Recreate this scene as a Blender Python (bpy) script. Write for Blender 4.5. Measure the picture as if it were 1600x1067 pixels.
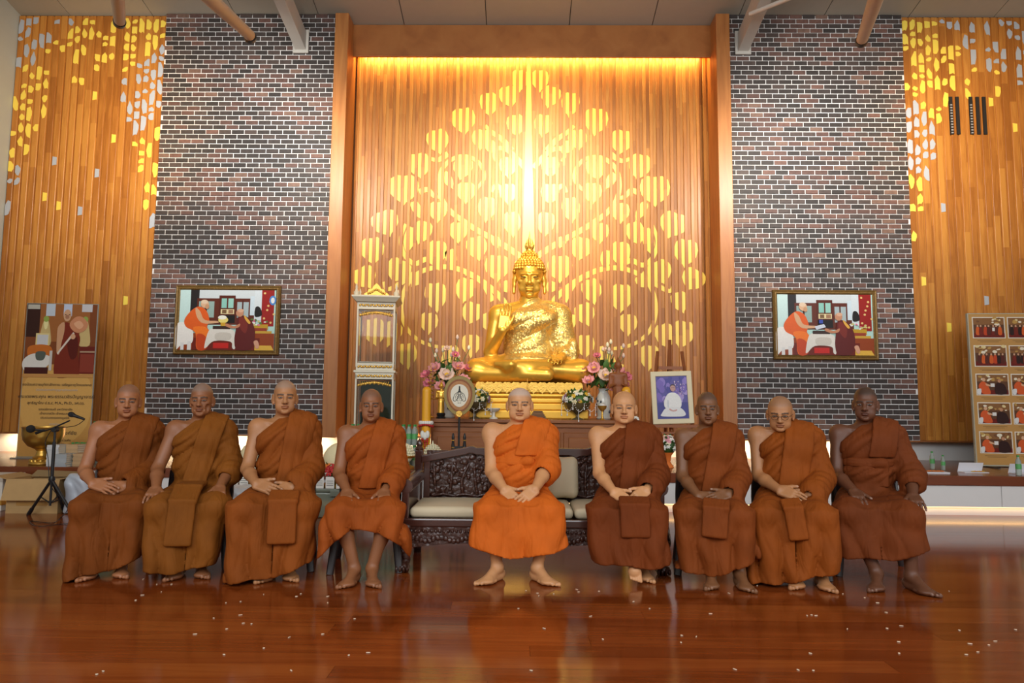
import bpy, bmesh, math, random
import numpy as np
from mathutils import Vector, Matrix
for _o in list(bpy.data.objects): bpy.data.objects.remove(_o)
SC = bpy.context.scene
C = SC.collection
rnd = random.Random(7)
PI = math.pi
# ------------------------------------------------------------------ camera
FPX = 1085.0
CAM = Vector((-0.12, 0.0, 1.12))
YAW, PITCH, ROLL = math.radians(0.72), math.radians(5.20), math.radians(0.50)
RC = (Matrix.Rotation(YAW, 3, 'Z') @ Matrix.Rotation(PI/2 + PITCH, 3, 'X') @ Matrix.Rotation(ROLL, 3, 'Z'))
cam = bpy.data.cameras.new('camera'); cam.sensor_width = 36.0; cam.lens = FPX/1600*36.0
cam.clip_start = 0.05; cam.clip_end = 100
camo = bpy.data.objects.new('camera', cam); C.objects.link(camo)
camo.matrix_world = Matrix.Translation(CAM) @ RC.to_4x4()
SC.camera = camo
def ray(px, py): return RC @ Vector(((px-800)/FPX, -(py-533.5)/FPX, -1.0))
def at(px, py, Y):
    d = ray(px, py); return CAM + d*((Y-CAM.y)/d.y)
def atz(px, py, Z):
    d = ray(px, py); return CAM + d*((Z-CAM.z)/d.z)
# ------------------------------------------------------------------ world and exposure
w = bpy.data.worlds.new('hall_daylight'); SC.world = w; w.use_nodes = True
bg = w.node_tree.nodes['Background']; bg.inputs[0].default_value = (1.0, 0.97, 0.93, 1); bg.inputs[1].default_value = 0.74
vs = SC.view_settings; vs.view_transform = 'Standard'; vs.look = 'None'; vs.gamma = 1; vs.exposure = 0.0; vs.use_curve_mapping = False
SC.cycles.max_bounces = 7; SC.cycles.diffuse_bounces = 3; SC.cycles.glossy_bounces = 3; SC.cycles.transmission_bounces = 6; SC.cycles.transparent_max_bounces = 6
SC.cycles.caustics_reflective = False; SC.cycles.caustics_refractive = False
SC.cycles.sample_clamp_indirect = 4.0
def light(name, kind, loc, target, energy, col, **kw):
    l = bpy.data.lights.new(name, kind); l.energy = energy; l.color = col
    for k, v in kw.items(): setattr(l, k, v)
    o = bpy.data.objects.new(name, l); C.objects.link(o); o.location = loc
    d = Vector(target) - Vector(loc); o.rotation_euler = d.to_track_quat('-Z', 'Y').to_euler()
    return o
# tall window bay of the hall on the photographer's side
light('offscreen_daylight', 'AREA', (-1.5, -2.0, 4.2), (0, 6, 1.0), 330, (0.90, 0.95, 1.0), shape='RECTANGLE', size=7.0, size_y=2.6)
light('offscreen_daylight', 'AREA', (5.5, -1.5, 3.6), (5.6, 8, 0.3), 170, (0.88, 0.94, 1.0), shape='RECTANGLE', size=4.0, size_y=2.4)  # added area lamp out of view, put in to brighten the right stage front
# ceiling spotlights washing the tree relief and the statue
light('tree_wash_spot', 'SPOT', (0.0, 4.6, 5.9), (0.0, 9.8, 4.3), 1950, (1.0, 0.86, 0.64), spot_size=math.radians(44), spot_blend=1.0, shadow_soft_size=0.15)
light('tree_wash_spot', 'SPOT', (-2.0, 4.6, 5.9), (-1.3, 9.8, 3.6), 820, (1.0, 0.74, 0.42), spot_size=math.radians(54), spot_blend=1.0, shadow_soft_size=0.12)
light('tree_wash_spot', 'SPOT', (2.0, 4.6, 5.9), (1.3, 9.8, 3.6), 820, (1.0, 0.74, 0.42), spot_size=math.radians(54), spot_blend=1.0, shadow_soft_size=0.12)
light('statue_spot', 'SPOT', (-0.5, 4.6, 5.4), (0.0, 8.8, 2.0), 700, (1.0, 0.84, 0.58), spot_size=math.radians(26), spot_blend=0.8, shadow_soft_size=0.08)

# ------------------------------------------------------------------ helpers: tags and things
def tag(o, label=None, cat=None, group=None, kind=None):
    if label: o['label'] = label
    if cat: o['category'] = cat
    if group: o['group'] = group
    if kind: o['kind'] = kind
    return o
def thing(name, label, cat, loc=(0, 0, 0), rotz=0.0, group=None):
    o = bpy.data.objects.new(name, None); C.objects.link(o); o.empty_display_size = 0.05
    o.location = loc; o.rotation_euler = (0, 0, rotz)
    return tag(o, label, cat, group)
def children(o): return [x for x in bpy.data.objects if x.parent == o]
def copy_tree(o, parent=None):
    kids = children(o)
    c = o.copy(); C.objects.link(c); c.parent = parent
    for ch in kids: copy_tree(ch, c)
    return c
# ------------------------------------------------------------------ helpers: materials
MATS = {}
def nodes(name):
    m = bpy.data.materials.new(name); m.use_nodes = True
    nt = m.node_tree; b = nt.nodes['Principled BSDF']
    return m, nt, b
def add(nt, t, **kw):
    n = nt.nodes.new(t)
    for k, v in kw.items(): setattr(n, k, v)
    return n
def c4(c): return (c[0], c[1], c[2], 1.0)
def srgb(r, g, b):
    return tuple(((x/255)/12.92 if x/255 <= 0.04045 else ((x/255+0.055)/1.055)**2.4) for x in (r, g, b))
def mat(name, col, rough=0.5, metal=0.0, nscale=8.0, namt=0.12, bump=0.0, bscale=40.0, coat=0.0, objvar=0.0, stretch=None, spec=None, trans=0.0, emit=0.0, sheen=0.0, subsurf=0.0, alpha=1.0, ior=None):
    if name in MATS: return MATS[name]
    m, nt, b = nodes(name)
    tc = add(nt, 'ShaderNodeTexCoord'); mp = add(nt, 'ShaderNodeMapping')
    nt.links.new(tc.outputs['Object'], mp.inputs[0])
    if stretch: mp.inputs['Scale'].default_value = stretch
    nz = add(nt, 'ShaderNodeTexNoise'); nz.inputs['Scale'].default_value = nscale; nz.inputs['Detail'].default_value = 4
    nt.links.new(mp.outputs[0], nz.inputs['Vector'])
    val = nz.outputs['Fac']
    if objvar:
        oi = add(nt, 'ShaderNodeObjectInfo')
        mx0 = add(nt, 'ShaderNodeMath', operation='MULTIPLY_ADD'); mx0.inputs[1].default_value = objvar/max(namt, 1e-3); mx0.inputs[2].default_value = -0.5*objvar/max(namt, 1e-3)
        nt.links.new(oi.outputs['Random'], mx0.inputs[0])
        ad = add(nt, 'ShaderNodeMath', operation='ADD'); nt.links.new(val, ad.inputs[0]); nt.links.new(mx0.outputs[0], ad.inputs[1]); val = ad.outputs[0]
    ml = add(nt, 'ShaderNodeMath', operation='MULTIPLY_ADD'); ml.inputs[1].default_value = 2*namt; ml.inputs[2].default_value = 1.0-namt
    nt.links.new(val, ml.inputs[0])
    vm = add(nt, 'ShaderNodeVectorMath', operation='SCALE'); vm.inputs[0].default_value = col[:3]
    nt.links.new(ml.outputs[0], vm.inputs['Scale'])
    nt.links.new(vm.outputs[0], b.inputs['Base Color'])
    b.inputs['Roughness'].default_value = rough; b.inputs['Metallic'].default_value = metal
    if coat: b.inputs['Coat Weight'].default_value = coat; b.inputs['Coat Roughness'].default_value = 0.12
    if spec is not None: b.inputs['Specular IOR Level'].default_value = spec
    if trans: b.inputs['Transmission Weight'].default_value = trans
    if ior: b.inputs['IOR'].default_value = ior
    if sheen: b.inputs['Sheen Weight'].default_value = sheen
    if subsurf: b.inputs['Subsurface Weight'].default_value = subsurf; b.inputs['Subsurface Scale'].default_value = 0.01
    if alpha < 1: b.inputs['Alpha'].default_value = alpha
    if emit: b.inputs['Emission Color'].default_value = c4(col); b.inputs['Emission Strength'].default_value = emit
    if bump:
        n2 = add(nt, 'ShaderNodeTexNoise'); n2.inputs['Scale'].default_value = bscale; n2.inputs['Detail'].default_value = 5
        nt.links.new(mp.outputs[0], n2.inputs['Vector'])
        bp = add(nt, 'ShaderNodeBump'); bp.inputs['Strength'].default_value = bump; bp.inputs['Distance'].default_value = 0.01
        nt.links.new(n2.outputs['Fac'], bp.inputs['Height']); nt.links.new(bp.outputs[0], b.inputs['Normal'])
    MATS[name] = m
    return m
def mat_attr(name, rough=0.6, spec=0.4, namt=0.10, nscale=30.0, bump=0.0, bscale=60.0, subsurf=0.0, coat=0.0, attr='col'):
    if name in MATS: return MATS[name]
    m, nt, b = nodes(name)
    at_ = add(nt, 'ShaderNodeAttribute'); at_.attribute_name = attr
    tc = add(nt, 'ShaderNodeTexCoord'); nz = add(nt, 'ShaderNodeTexNoise'); nz.inputs['Scale'].default_value = nscale; nz.inputs['Detail'].default_value = 4
    nt.links.new(tc.outputs['Object'], nz.inputs['Vector'])
    ml = add(nt, 'ShaderNodeMath', operation='MULTIPLY_ADD'); ml.inputs[1].default_value = 2*namt; ml.inputs[2].default_value = 1.0-namt
    nt.links.new(nz.outputs['Fac'], ml.inputs[0])
    vm = add(nt, 'ShaderNodeVectorMath', operation='SCALE'); nt.links.new(at_.outputs['Color'], vm.inputs[0]); nt.links.new(ml.outputs[0], vm.inputs['Scale'])
    nt.links.new(vm.outputs[0], b.inputs['Base Color'])
    b.inputs['Roughness'].default_value = rough; b.inputs['Specular IOR Level'].default_value = spec
    if coat: b.inputs['Coat Weight'].default_value = coat
    if subsurf: b.inputs['Subsurface Weight'].default_value = subsurf; b.inputs['Subsurface Scale'].default_value = 0.008; b.inputs['Subsurface Radius'].default_value = (1, .4, .2)
    if bump:
        n2 = add(nt, 'ShaderNodeTexNoise'); n2.inputs['Scale'].default_value = bscale; n2.inputs['Detail'].default_value = 4
        nt.links.new(tc.outputs['Object'], n2.inputs['Vector'])
        bp = add(nt, 'ShaderNodeBump'); bp.inputs['Strength'].default_value = bump; bp.inputs['Distance'].default_value = 0.01
        nt.links.new(n2.outputs['Fac'], bp.inputs['Height']); nt.links.new(bp.outputs[0], b.inputs['Normal'])
    MATS[name] = m; return m
def wood(name, cols, rough=0.4, grain=(9, 9, 0.7), seg=None, coat=0.0, bump=0.15, objvar=0.35, spec=0.5, axis='Z'):
    """finger-jointed wood: tone steps along each stick + stretched grain; every object takes its own tone"""
    if name in MATS: return MATS[name]
    m, nt, b = nodes(name)
    tc = add(nt, 'ShaderNodeTexCoord'); oi = add(nt, 'ShaderNodeObjectInfo')
    off = add(nt, 'ShaderNodeVectorMath', operation='SCALE'); off.inputs[0].default_value = (37.0, 53.0, 71.0); nt.links.new(oi.outputs['Random'], off.inputs['Scale'])
    va = add(nt, 'ShaderNodeVectorMath', operation='ADD'); nt.links.new(tc.outputs['Object'], va.inputs[0]); nt.links.new(off.outputs[0], va.inputs[1])
    mp = add(nt, 'ShaderNodeMapping'); mp.inputs['Scale'].default_value = grain; nt.links.new(va.outputs[0], mp.inputs[0])
    nz = add(nt, 'ShaderNodeTexNoise'); nz.inputs['Scale'].default_value = 3.0; nz.inputs['Detail'].default_value = 6; nz.inputs['Distortion'].default_value = 0.6
    nt.links.new(mp.outputs[0], nz.inputs['Vector'])
    f = nz.outputs['Fac']
    def mixin(sock, wt):
        nonlocal f
        a = add(nt, 'ShaderNodeMath', operation='MULTIPLY_ADD'); a.inputs[1].default_value = wt; a.inputs[2].default_value = -wt*0.5; nt.links.new(sock, a.inputs[0])
        s = add(nt, 'ShaderNodeMath', operation='ADD'); nt.links.new(f, s.inputs[0]); nt.links.new(a.outputs[0], s.inputs[1]); f = s.outputs[0]
    mixin(oi.outputs['Random'], objvar)
    if seg:
        sp = add(nt, 'ShaderNodeSeparateXYZ'); nt.links.new(va.outputs[0], sp.inputs[0])
        fl = add(nt, 'ShaderNodeMath', operation='MULTIPLY'); fl.inputs[1].default_value = seg; nt.links.new(sp.outputs[axis], fl.inputs[0])
        fr = add(nt, 'ShaderNodeMath', operation='FLOOR'); nt.links.new(fl.outputs[0], fr.inputs[0])
        ob = add(nt, 'ShaderNodeMath', operation='ADD'); nt.links.new(fr.outputs[0], ob.inputs[0]); nt.links.new(oi.outputs['Random'], ob.inputs[1])
        wn = add(nt, 'ShaderNodeTexWhiteNoise', noise_dimensions='1D'); nt.links.new(ob.outputs[0], wn.inputs['W'])
        mixin(wn.outputs['Value'], 0.45)
    cr = add(nt, 'ShaderNodeValToRGB'); e = cr.color_ramp.elements
    e[0].position = 0.2; e[0].color = c4(cols[0]); e[1].position = 0.8; e[1].color = c4(cols[-1])
    if len(cols) > 2:
        x = e.new(0.5); x.color = c4(cols[1])
    nt.links.new(f, cr.inputs[0]); nt.links.new(cr.outputs[0], b.inputs['Base Color'])
    b.inputs['Roughness'].default_value = rough; b.inputs['Specular IOR Level'].default_value = spec
    if coat: b.inputs['Coat Weight'].default_value = coat; b.inputs['Coat Roughness'].default_value = 0.1
    if bump:
        bp = add(nt, 'ShaderNodeBump'); bp.inputs['Strength'].default_value = bump; bp.inputs['Distance'].default_value = 0.004
        nt.links.new(nz.outputs['Fac'], bp.inputs['Height']); nt.links.new(bp.outputs[0], b.inputs['Normal'])
    MATS[name] = m; return m
# ------------------------------------------------------------------ helpers: meshes
def rot3(rx=0, ry=0, rz=0): return Matrix.Rotation(rz, 3, 'Z') @ Matrix.Rotation(ry, 3, 'Y') @ Matrix.Rotation(rx, 3, 'X')
class MB:
    def __init__(s): s.v = []; s.f = []; s.c = []; s.col = (1, 1, 1)
    def put(s, vs_, fs):
        n = len(s.v); s.v += [tuple(v) for v in vs_]; s.f += [tuple(i+n for i in f) for f in fs]; s.c += [s.col]*len(fs); return s
    def box(s, c, d, R=None):
        vs_ = []
        for sx in (-.5, .5):
            for sy in (-.5, .5):
                for sz in (-.5, .5):
                    p = Vector((sx*d[0], sy*d[1], sz*d[2]))
                    vs_.append((R @ p if R else p) + Vector(c))
        return s.put(vs_, [(0, 1, 3, 2), (4, 6, 7, 5), (0, 4, 5, 1), (2, 3, 7, 6), (0, 2, 6, 4), (1, 5, 7, 3)])
    def b2(s, lo, hi): return s.box([(a+b)/2 for a, b in zip(lo, hi)], [b-a for a, b in zip(lo, hi)])
    def slab(s, c, d, e):
        """box facing -Y whose front face is chamfered by e: a brick, tile or board"""
        x, y, z = d[0]/2, d[1]/2, d[2]/2; cx, cy, cz = c
        v = [(cx-x, cy+y, cz-z), (cx+x, cy+y, cz-z), (cx+x, cy+y, cz+z), (cx-x, cy+y, cz+z)]
        v += [(cx-x, cy-y+e, cz-z), (cx+x, cy-y+e, cz-z), (cx+x, cy-y+e, cz+z), (cx-x, cy-y+e, cz+z)]
        v += [(cx-x+e, cy-y, cz-z+e), (cx+x-e, cy-y, cz-z+e), (cx+x-e, cy-y, cz+z-e), (cx-x+e, cy-y, cz+z-e)]
        f = [(8, 9, 10, 11)]
        for i in range(4):
            j = (i+1) % 4; f += [(4+i, 4+j, 8+j, 8+i), (i, j, 4+j, 4+i)]
        f.append((3, 2, 1, 0))
        return s.put(v, f)
    def tube(s, pts, r, n=8, cap=True, flat=1.0):
        pts = [Vector(p) for p in pts]; rs = r if isinstance(r, (list, tuple)) else [r]*len(pts)
        vs_ = []; up = None
        for i, p in enumerate(pts):
            t = (pts[min(i+1, len(pts)-1)] - pts[max(i-1, 0)])
            t = t.normalized() if t.length > 1e-9 else Vector((0, 0, 1))
            if up is None:
                up = Vector((0, 0, 1)) if abs(t.z) < .9 else Vector((0, 1, 0))
            a = t.cross(up);
            a = a.normalized() if a.length > 1e-6 else t.orthogonal().normalized()
            b = a.cross(t).normalized(); up = b
            for k in range(n):
                q = 2*PI*k/n; vs_.append(p + a*math.cos(q)*rs[i] + b*math.sin(q)*rs[i]*flat)
        fs = [(i*n+k, i*n+(k+1) % n, (i+1)*n+(k+1) % n, (i+1)*n+k) for i in range(len(pts)-1) for k in range(n)]
        if cap: fs += [tuple(reversed(range(n))), tuple(range((len(pts)-1)*n, len(pts)*n))]
        return s.put(vs_, fs)
    def cyl(s, p0, p1, r0, r1=None, n=16): return s.tube([p0, p1], [r0, r0 if r1 is None else r1], n)
    def lathe(s, prof, c=(0, 0, 0), n=24, R=None, sx=1.0, sy=1.0):
        vs_ = []
        for r, z in prof:
            for k in range(n):
                q = 2*PI*k/n; p = Vector((r*math.cos(q)*sx, r*math.sin(q)*sy, z)); vs_.append((R @ p if R else p) + Vector(c))
        fs = [(i*n+k, i*n+(k+1) % n, (i+1)*n+(k+1) % n, (i+1)*n+k) for i in range(len(prof)-1) for k in range(n)]
        fs += [tuple(reversed(range(n))), tuple(range((len(prof)-1)*n, len(prof)*n))]
        return s.put(vs_, fs)
    def ell(s, c, r, n=12, m=8, R=None):
        vs_ = []
        for i in range(1, m):
            a = PI*i/m
            for k in range(n):
                q = 2*PI*k/n; p = Vector((r[0]*math.sin(a)*math.cos(q), r[1]*math.sin(a)*math.sin(q), -r[2]*math.cos(a))); vs_.append((R @ p if R else p)+Vector(c))
        for z in (-1, 1):
            p = Vector((0, 0, z*r[2])); vs_.append((R @ p if R else p)+Vector(c))
        nb = (m-1)*n
        fs = [(i*n+k, i*n+(k+1) % n, (i+1)*n+(k+1) % n, (i+1)*n+k) for i in range(m-2) for k in range(n)]
        fs += [(nb, (k+1) % n, k) for k in range(n)] + [(nb+1, (m-2)*n+k, (m-2)*n+(k+1) % n) for k in range(n)]
        return s.put(vs_, fs)
    def prism(s, poly, y0, y1, fn=None):
        """2-D outline (x, z) extruded from y0 (front) to y1 (back)"""
        n = len(poly); fn = fn or (lambda x, y, z: (x, y, z))
        vs_ = [fn(x, y0, z) for x, z in poly] + [fn(x, y1, z) for x, z in poly]
        return s.put(vs_, [tuple(range(n)), tuple(reversed(range(n, 2*n)))] + [(i, i+n, (i+1) % n+n, (i+1) % n) for i in range(n)])
    def face(s, vs_): return s.put(vs_, [tuple(range(len(vs_)))])
    def build(s, name, m, parent=None, smooth=None, bevel=0.0, loc=None, colors=False, recalc=True, seg=2):
        me = bpy.data.meshes.new(name); me.from_pydata(s.v, [], s.f)
        if recalc:
            bm = bmesh.new(); bm.from_mesh(me); bmesh.ops.recalc_face_normals(bm, faces=bm.faces[:]); bm.to_mesh(me); bm.free()
        if colors:
            a = me.attributes.new('col', 'FLOAT_COLOR', 'FACE')
            a.data.foreach_set('color', np.array([(c[0], c[1], c[2], 1.0) for c in s.c], 'f').ravel())
        if smooth is not None:
            me.polygons.foreach_set('use_smooth', [True]*len(me.polygons))
            if smooth < 180: me.set_sharp_from_angle(angle=math.radians(smooth))
        me.materials.append(m)
        o = bpy.data.objects.new(name, me); C.objects.link(o)
        if parent: o.parent = parent
        if loc is not None: o.location = loc
        if bevel:
            bv = o.modifiers.new('bevel', 'BEVEL'); bv.width = bevel; bv.segments = seg; bv.limit_method = 'ANGLE'; bv.angle_limit = math.radians(40)
        return o
def struct(name, mb, m, **kw): return tag(mb.build(name, m, **kw), kind='structure')
def inst(name, me, parent, loc=(0, 0, 0), rotz=0.0):
    o = bpy.data.objects.new(name, me); C.objects.link(o); o.parent = parent; o.location = loc; o.rotation_euler = (0, 0, rotz); return o
def spline(pts, n=6, closed=False):
    P = [Vector(p) for p in pts]; out = []; N = len(P)
    for i in range(N if closed else N-1):
        if closed: a, b, c, d = P[i-1], P[i], P[(i+1) % N], P[(i+2) % N]
        else: a, b, c, d = P[max(i-1, 0)], P[i], P[i+1], P[min(i+2, N-1)]
        for k in range(n):
            t = k/n; out.append(0.5*((2*b)+(c-a)*t+(2*a-5*b+4*c-d)*t*t+(3*b-a-3*c+d)*t**3))
    if not closed: out.append(P[-1])
    return out
# ------------------------------------------------------------------ the hall
YB = 9.40; ZPAN = 0.69; ZST = 0.416; YST = 7.45; XW = 7.37; XB0, XB1 = 2.77, 5.22
def zceil(y): return 6.63 - 0.21*(y-9.4)
# floor: board runs along X, each board an object
w_floor = wood('floor_wood', [(0.150, 0.028, 0.0045), (0.215, 0.045, 0.008), (0.27, 0.066, 0.012)], rough=0.12, grain=(0.5, 7, 7), objvar=0.55, bump=0.04, axis='X')
fl = struct('floor', MB().b2((-7.6, -2.6, -0.06), (7.6, 10.0, -0.012)), mat('floor_joint', (0.03, 0.012, 0.006), 0.6))
pw = 0.142; y = -2.6; fmesh = {}
while y < 7.6:
    far = y < 1.6
    x = -7.6 - rnd.random()*1.5
    while x < 7.6:
        L = 15.4 if far else rnd.choice([3.0, 3.8, 4.6])
        key = (L, y == -2.6)
        if L not in fmesh:
            mb = MB().b2((0, 0, -0.02), (L-0.0015, pw-0.0015, 0.0)); o = mb.build('floor_board', w_floor, bevel=0.0); fmesh[L] = o.data; bpy.data.objects.remove(o)
        inst('floor_board', fmesh[L], fl, (x, y, 0)); x += L
    y += pw
# stage along the back wall
w_stage = wood('stage_wood', [(0.12, 0.034, 0.009), (0.19, 0.062, 0.018), (0.26, 0.095, 0.03)], rough=0.22, grain=(0.6, 6, 6), objvar=0.5, bump=0.05)
white = mat('white_lacquer', (0.72, 0.72, 0.70), 0.35, namt=0.03)
st = tag(MB().b2((-7.4, YST+0.09, 0.0), (7.4, 9.9, ZST-0.03)).build('stage', white), 'long low stage with dark wood top and white front along the back wall', 'stage', kind='structure')
for i in range(14):
    a = YST + i*0.165
    for (x0, x1) in ((-7.4, -2.9), (-2.9, 2.3), (2.3, 7.4)):
        MB().b2((x0, a+0.001, ZST-0.03), (x1-0.002, min(a+0.164, 9.84), ZST)).build('stage_board', w_stage, st)
MB().b2((-7.4, YST-0.02, ZST-0.098), (7.4, YST+0.03, ZST+0.001)).build('stage_edge', wood('stage_edge_wood', [(0.12, 0.026, 0.006), (0.20, 0.045, 0.010)], rough=0.3, grain=(0.6, 6, 6), objvar=0.0), st, bevel=0.006)
xs = -7.4
for i in range(12):
    MB().slab((xs+0.617, YST+0.02, 0.206), (1.228, 0.03, 0.222), 0.002).build('front_panel', white, st); xs += 1.2333
MB().b2((-7.4, YST+0.075, 0.0), (7.4, YST+0.1, 0.095)).build('toe_kick', white, st)
led_w = mat('led_warm', (1.0, 0.62, 0.28), 0.5, emit=2.8, namt=0.0)
MB().b2((-7.3, YST+0.045, 0.082), (7.3, YST+0.058, 0.090)).build('led_strip', led_w, st)
light('toe_led', 'AREA', (0, YST+0.05, 0.079), (0, YST+0.05, -1), 5, (1.0, 0.62, 0.30), shape='RECTANGLE', size=14.6, size_y=0.02)
# back wall behind everything: white plaster that shows in the gap under the panels
wb = struct('wall_back', MB().b2((-7.5, 9.86, 0), (7.5, 10.0, 7.2)), mat('plaster', (0.66, 0.66, 0.64), 0.7, namt=0.03))
MB().b2((-7.4, 9.62, ZST-.02), (-2.62, 9.86, ZPAN+0.6)).build('plinth_recess', mat('plaster', (0.7, 0.7, 0.68)), wb)
MB().b2((2.62, 9.62, ZST-.02), (7.4, 9.86, ZPAN+0.6)).build('plinth_recess', MATS['plaster'], wb)
# hidden light strips under the panels (left, centre and right as far as the last panel)
for x0, x1 in ((-7.2, -2.65), (2.65, 4.6)):
    light('plinth_led', 'AREA', ((x0+x1)/2, 9.50, ZPAN-0.03), ((x0+x1)/2, 9.62, 0), 9*(x1-x0), (1.0, 0.74, 0.42), shape='RECTANGLE', size=x1-x0, size_y=0.04)
light('plinth_led', 'AREA', (0, 9.72, ZPAN+0.015), (0, 9.77, 0), 26, (1.0, 0.74, 0.42), shape='RECTANGLE', size=5.0, size_y=0.04)
# side walls
wl = struct('wall_left', MB().b2((-XW-0.15, 1.0, 0), (-XW, 9.9, 8.6)), mat('side_plaster', (0.44, 0.46, 0.43), 0.75, namt=0.03))
struct('wall_right', MB().b2((XW+0.16, 3.5, 0), (XW+0.3, 9.9, 8.6)), MATS['side_plaster'])
# ceiling: sloping boards with seams
cmat = mat('ceiling_board', (0.42, 0.37, 0.29), 0.7, namt=0.04, objvar=0.05)
sl = math.atan(-0.21); Rs = Matrix.Rotation(sl, 3, 'X')
ce = struct('ceiling', MB().box((0, 4.0, zceil(4.0)+0.10), (15.2, 12.6, 0.08), Rs), mat('ceiling_seam', (0.10, 0.085, 0.065), 0.8))
pm = MB().box((0, 0, 0), (1.188, 2.392, 0.02), Rs).build('ceiling_panel', cmat, bevel=0.003).data
bpy.data.objects.remove(bpy.data.objects['ceiling_panel'])
for i in range(13):
    for j in range(5):
        yy = 9.95-1.17-j*2.343; inst('ceiling_panel', pm, ce, (-7.2+0.6+i*1.2-0.65, yy, zceil(yy)+0.045))
# ------------------------------------------------------------------ brick panels
bcols = [(0.040, 0.031, 0.027), (0.055, 0.041, 0.036), (0.080, 0.055, 0.046), (0.125, 0.064, 0.050), (0.175, 0.086, 0.064), (0.21, 0.120, 0.085)]
bmats = [mat('brick_%d' % i, c, 0.62, nscale=22, namt=0.40, bump=0.5, bscale=60, objvar=0.3) for i, c in enumerate(bcols)]
bw, bh, jt = 0.1807, 0.0685, 0.0125
mort = mat('mortar', (0.82, 0.80, 0.77), 0.8, namt=0.05)
for side in (-1, 1):
    xa, xb = (-XB1, -XB0) if side < 0 else (XB0, XB1)
    wall = struct('wall_brick_left' if side < 0 else 'wall_brick_right', MB().b2((xa, YB+0.014, ZPAN), (xb, YB+0.2, zceil(YB+.1)+.02)), mort)
    MB().b2((xa, YB-0.01, ZPAN-0.02), (xb, YB+0.2, ZPAN)).build('bottom_rail', wood('rail_wood', [(0.22, 0.07, 0.018), (0.34, 0.13, 0.035)], objvar=0.0), wall)
    bm_ = {}
    rest = [MB() for _ in bcols]; n = 0; rows = int((zceil(YB)-ZPAN)/bh)+2
    proud = [0.0, 0.002, -0.002]
    for r in range(rows):
        z = ZPAN + r*bh + bh/2
        if z + bh/2 > zceil(YB)+0.06: break
        x = xa - (bw/2 if r % 2 else 0.0) + 0.03*math.sin(r*12.9898)
        patch = math.sin(r*0.31+side)*0.6
        while x < xb - 0.012:
            x0, x1 = max(x, xa), min(x+bw, xb); x += bw
            if x1-x0 < 0.03: continue
            ci = min(5, max(0, int(rnd.gauss(2.1 + patch + 0.8*math.sin(x*2.1+r*0.22), 1.5))))
            L = round(x1-x0-jt, 3); px_ = (x0+x1)/2
            vis = 12 <= r and r < 52     # the courses that show largest, below the lamps and above the heads
            if n < 300 and 14 <= r <= 34:
                key = (L, ci)
                if key not in bm_:
                    o = MB().slab((0, 0, 0), (L, 0.022, bh-jt), 0.0025).build('brick', bmats[ci]); bm_[key] = o.data; bpy.data.objects.remove(o)
                inst('brick', bm_[key], wall, (px_, YB+0.011+rnd.choice(proud), z)); n += 1
            else:
                rest[ci].slab((px_, YB+0.011+rnd.choice(proud), z), (L, 0.022, bh-jt), 0.0025)
    # the remaining bricks are one part
    allv = MB(); me_mats = []
    for i, rb in enumerate(rest):
        k = len(allv.f); allv.put(rb.v, rb.f); me_mats += [i]*len(rb.f)
    o = allv.build('brickwork', bmats[0], wall, recalc=False)
    for mm in bmats[1:]: o.data.materials.append(mm)
    o.data.polygons.foreach_set('material_index', me_mats); tag(o, kind='stuff')
# ------------------------------------------------------------------ slatted wood panels
w_slat = wood('slat_wood', [(0.33, 0.114, 0.016), (0.45, 0.172, 0.028), (0.56, 0.245, 0.045)], rough=0.38, grain=(8, 8, 0.8), seg=0.9, objvar=0.35)
w_board = wood('board_wood', [(0.31, 0.112, 0.016), (0.42, 0.168, 0.027), (0.52, 0.235, 0.043)], rough=0.45, grain=(8, 8, 0.8), seg=0.7, objvar=0.3)
gold_leaf = mat('gold_inlay', (0.95, 0.72, 0.10), 0.34, namt=0.05)
silver_leaf = mat('silver_inlay', (0.44, 0.48, 0.54), 0.30, namt=0.05)
def slats(wall, xa, xb, ya, yb, z0, zt, per, sw):
    n = int(round((xb-xa)/per)); per = (xb-xa)/n
    ztop = zt(ya)
    me1 = MB().slab((0, 0, 0), (sw, yb-ya, ztop-z0), 0.004).build('slat', w_slat); d1 = me1.data; bpy.data.objects.remove(me1)
    me2 = MB().b2((-per/2+.0006, 0, -(ztop-z0)/2), (per/2-.0006, 0.02, (ztop-z0)/2)).build('back_board', w_board); d2 = me2.data; bpy.data.objects.remove(me2)
    for i in range(n):
        x = xa+(i+0.5)*per
        inst('slat', d1, wall, (x, (ya+yb)/2, (z0+ztop)/2))
        inst('back_board', d2, wall, (x+per/2 if i < n-1 else x, yb, (z0+ztop)/2))
def leaf_poly(cx, cz, w, h, a, notch=0.0):
    """bodhi leaf: broad heart shape with a drawn-out tip"""
    pts = [(0, .50), (.28, .54), (.50, .40), (.58, .12), (.52, -.18), (.32, -.40), (.10, -.54), (0, -.68), (-.10, -.54), (-.32, -.40), (-.52, -.18), (-.58, .12), (-.50, .40), (-.28, .54)]
    ca, sa = math.cos(a), math.sin(a)
    return [(cx+ca*x*w-sa*z*h, cz+sa*x*w+ca*z*h) for x, z in pts]
def ribbon(pts, w0, w1):
    P = spline([(a, 0, b) for a, b in pts], 5); L, Rr = [], []
    for i, p in enumerate(P):
        t = P[min(i+1, len(P)-1)]-P[max(i-1, 0)]; t.normalize(); n = Vector((-t.z, 0, t.x)); w = w0+(w1-w0)*i/(len(P)-1)
        L.append((p.x+n.x*w/2, p.z+n.z*w/2)); Rr.append((p.x-n.x*w/2, p.z-n.z*w/2))
    return L, Rr
wood_c = struct('wall_tree_panel', MB().b2((-2.62, 9.845, ZPAN), (2.62, 9.86, 6.6)), mat('panel_back', (0.10, 0.04, 0.012), 0.7))
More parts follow.
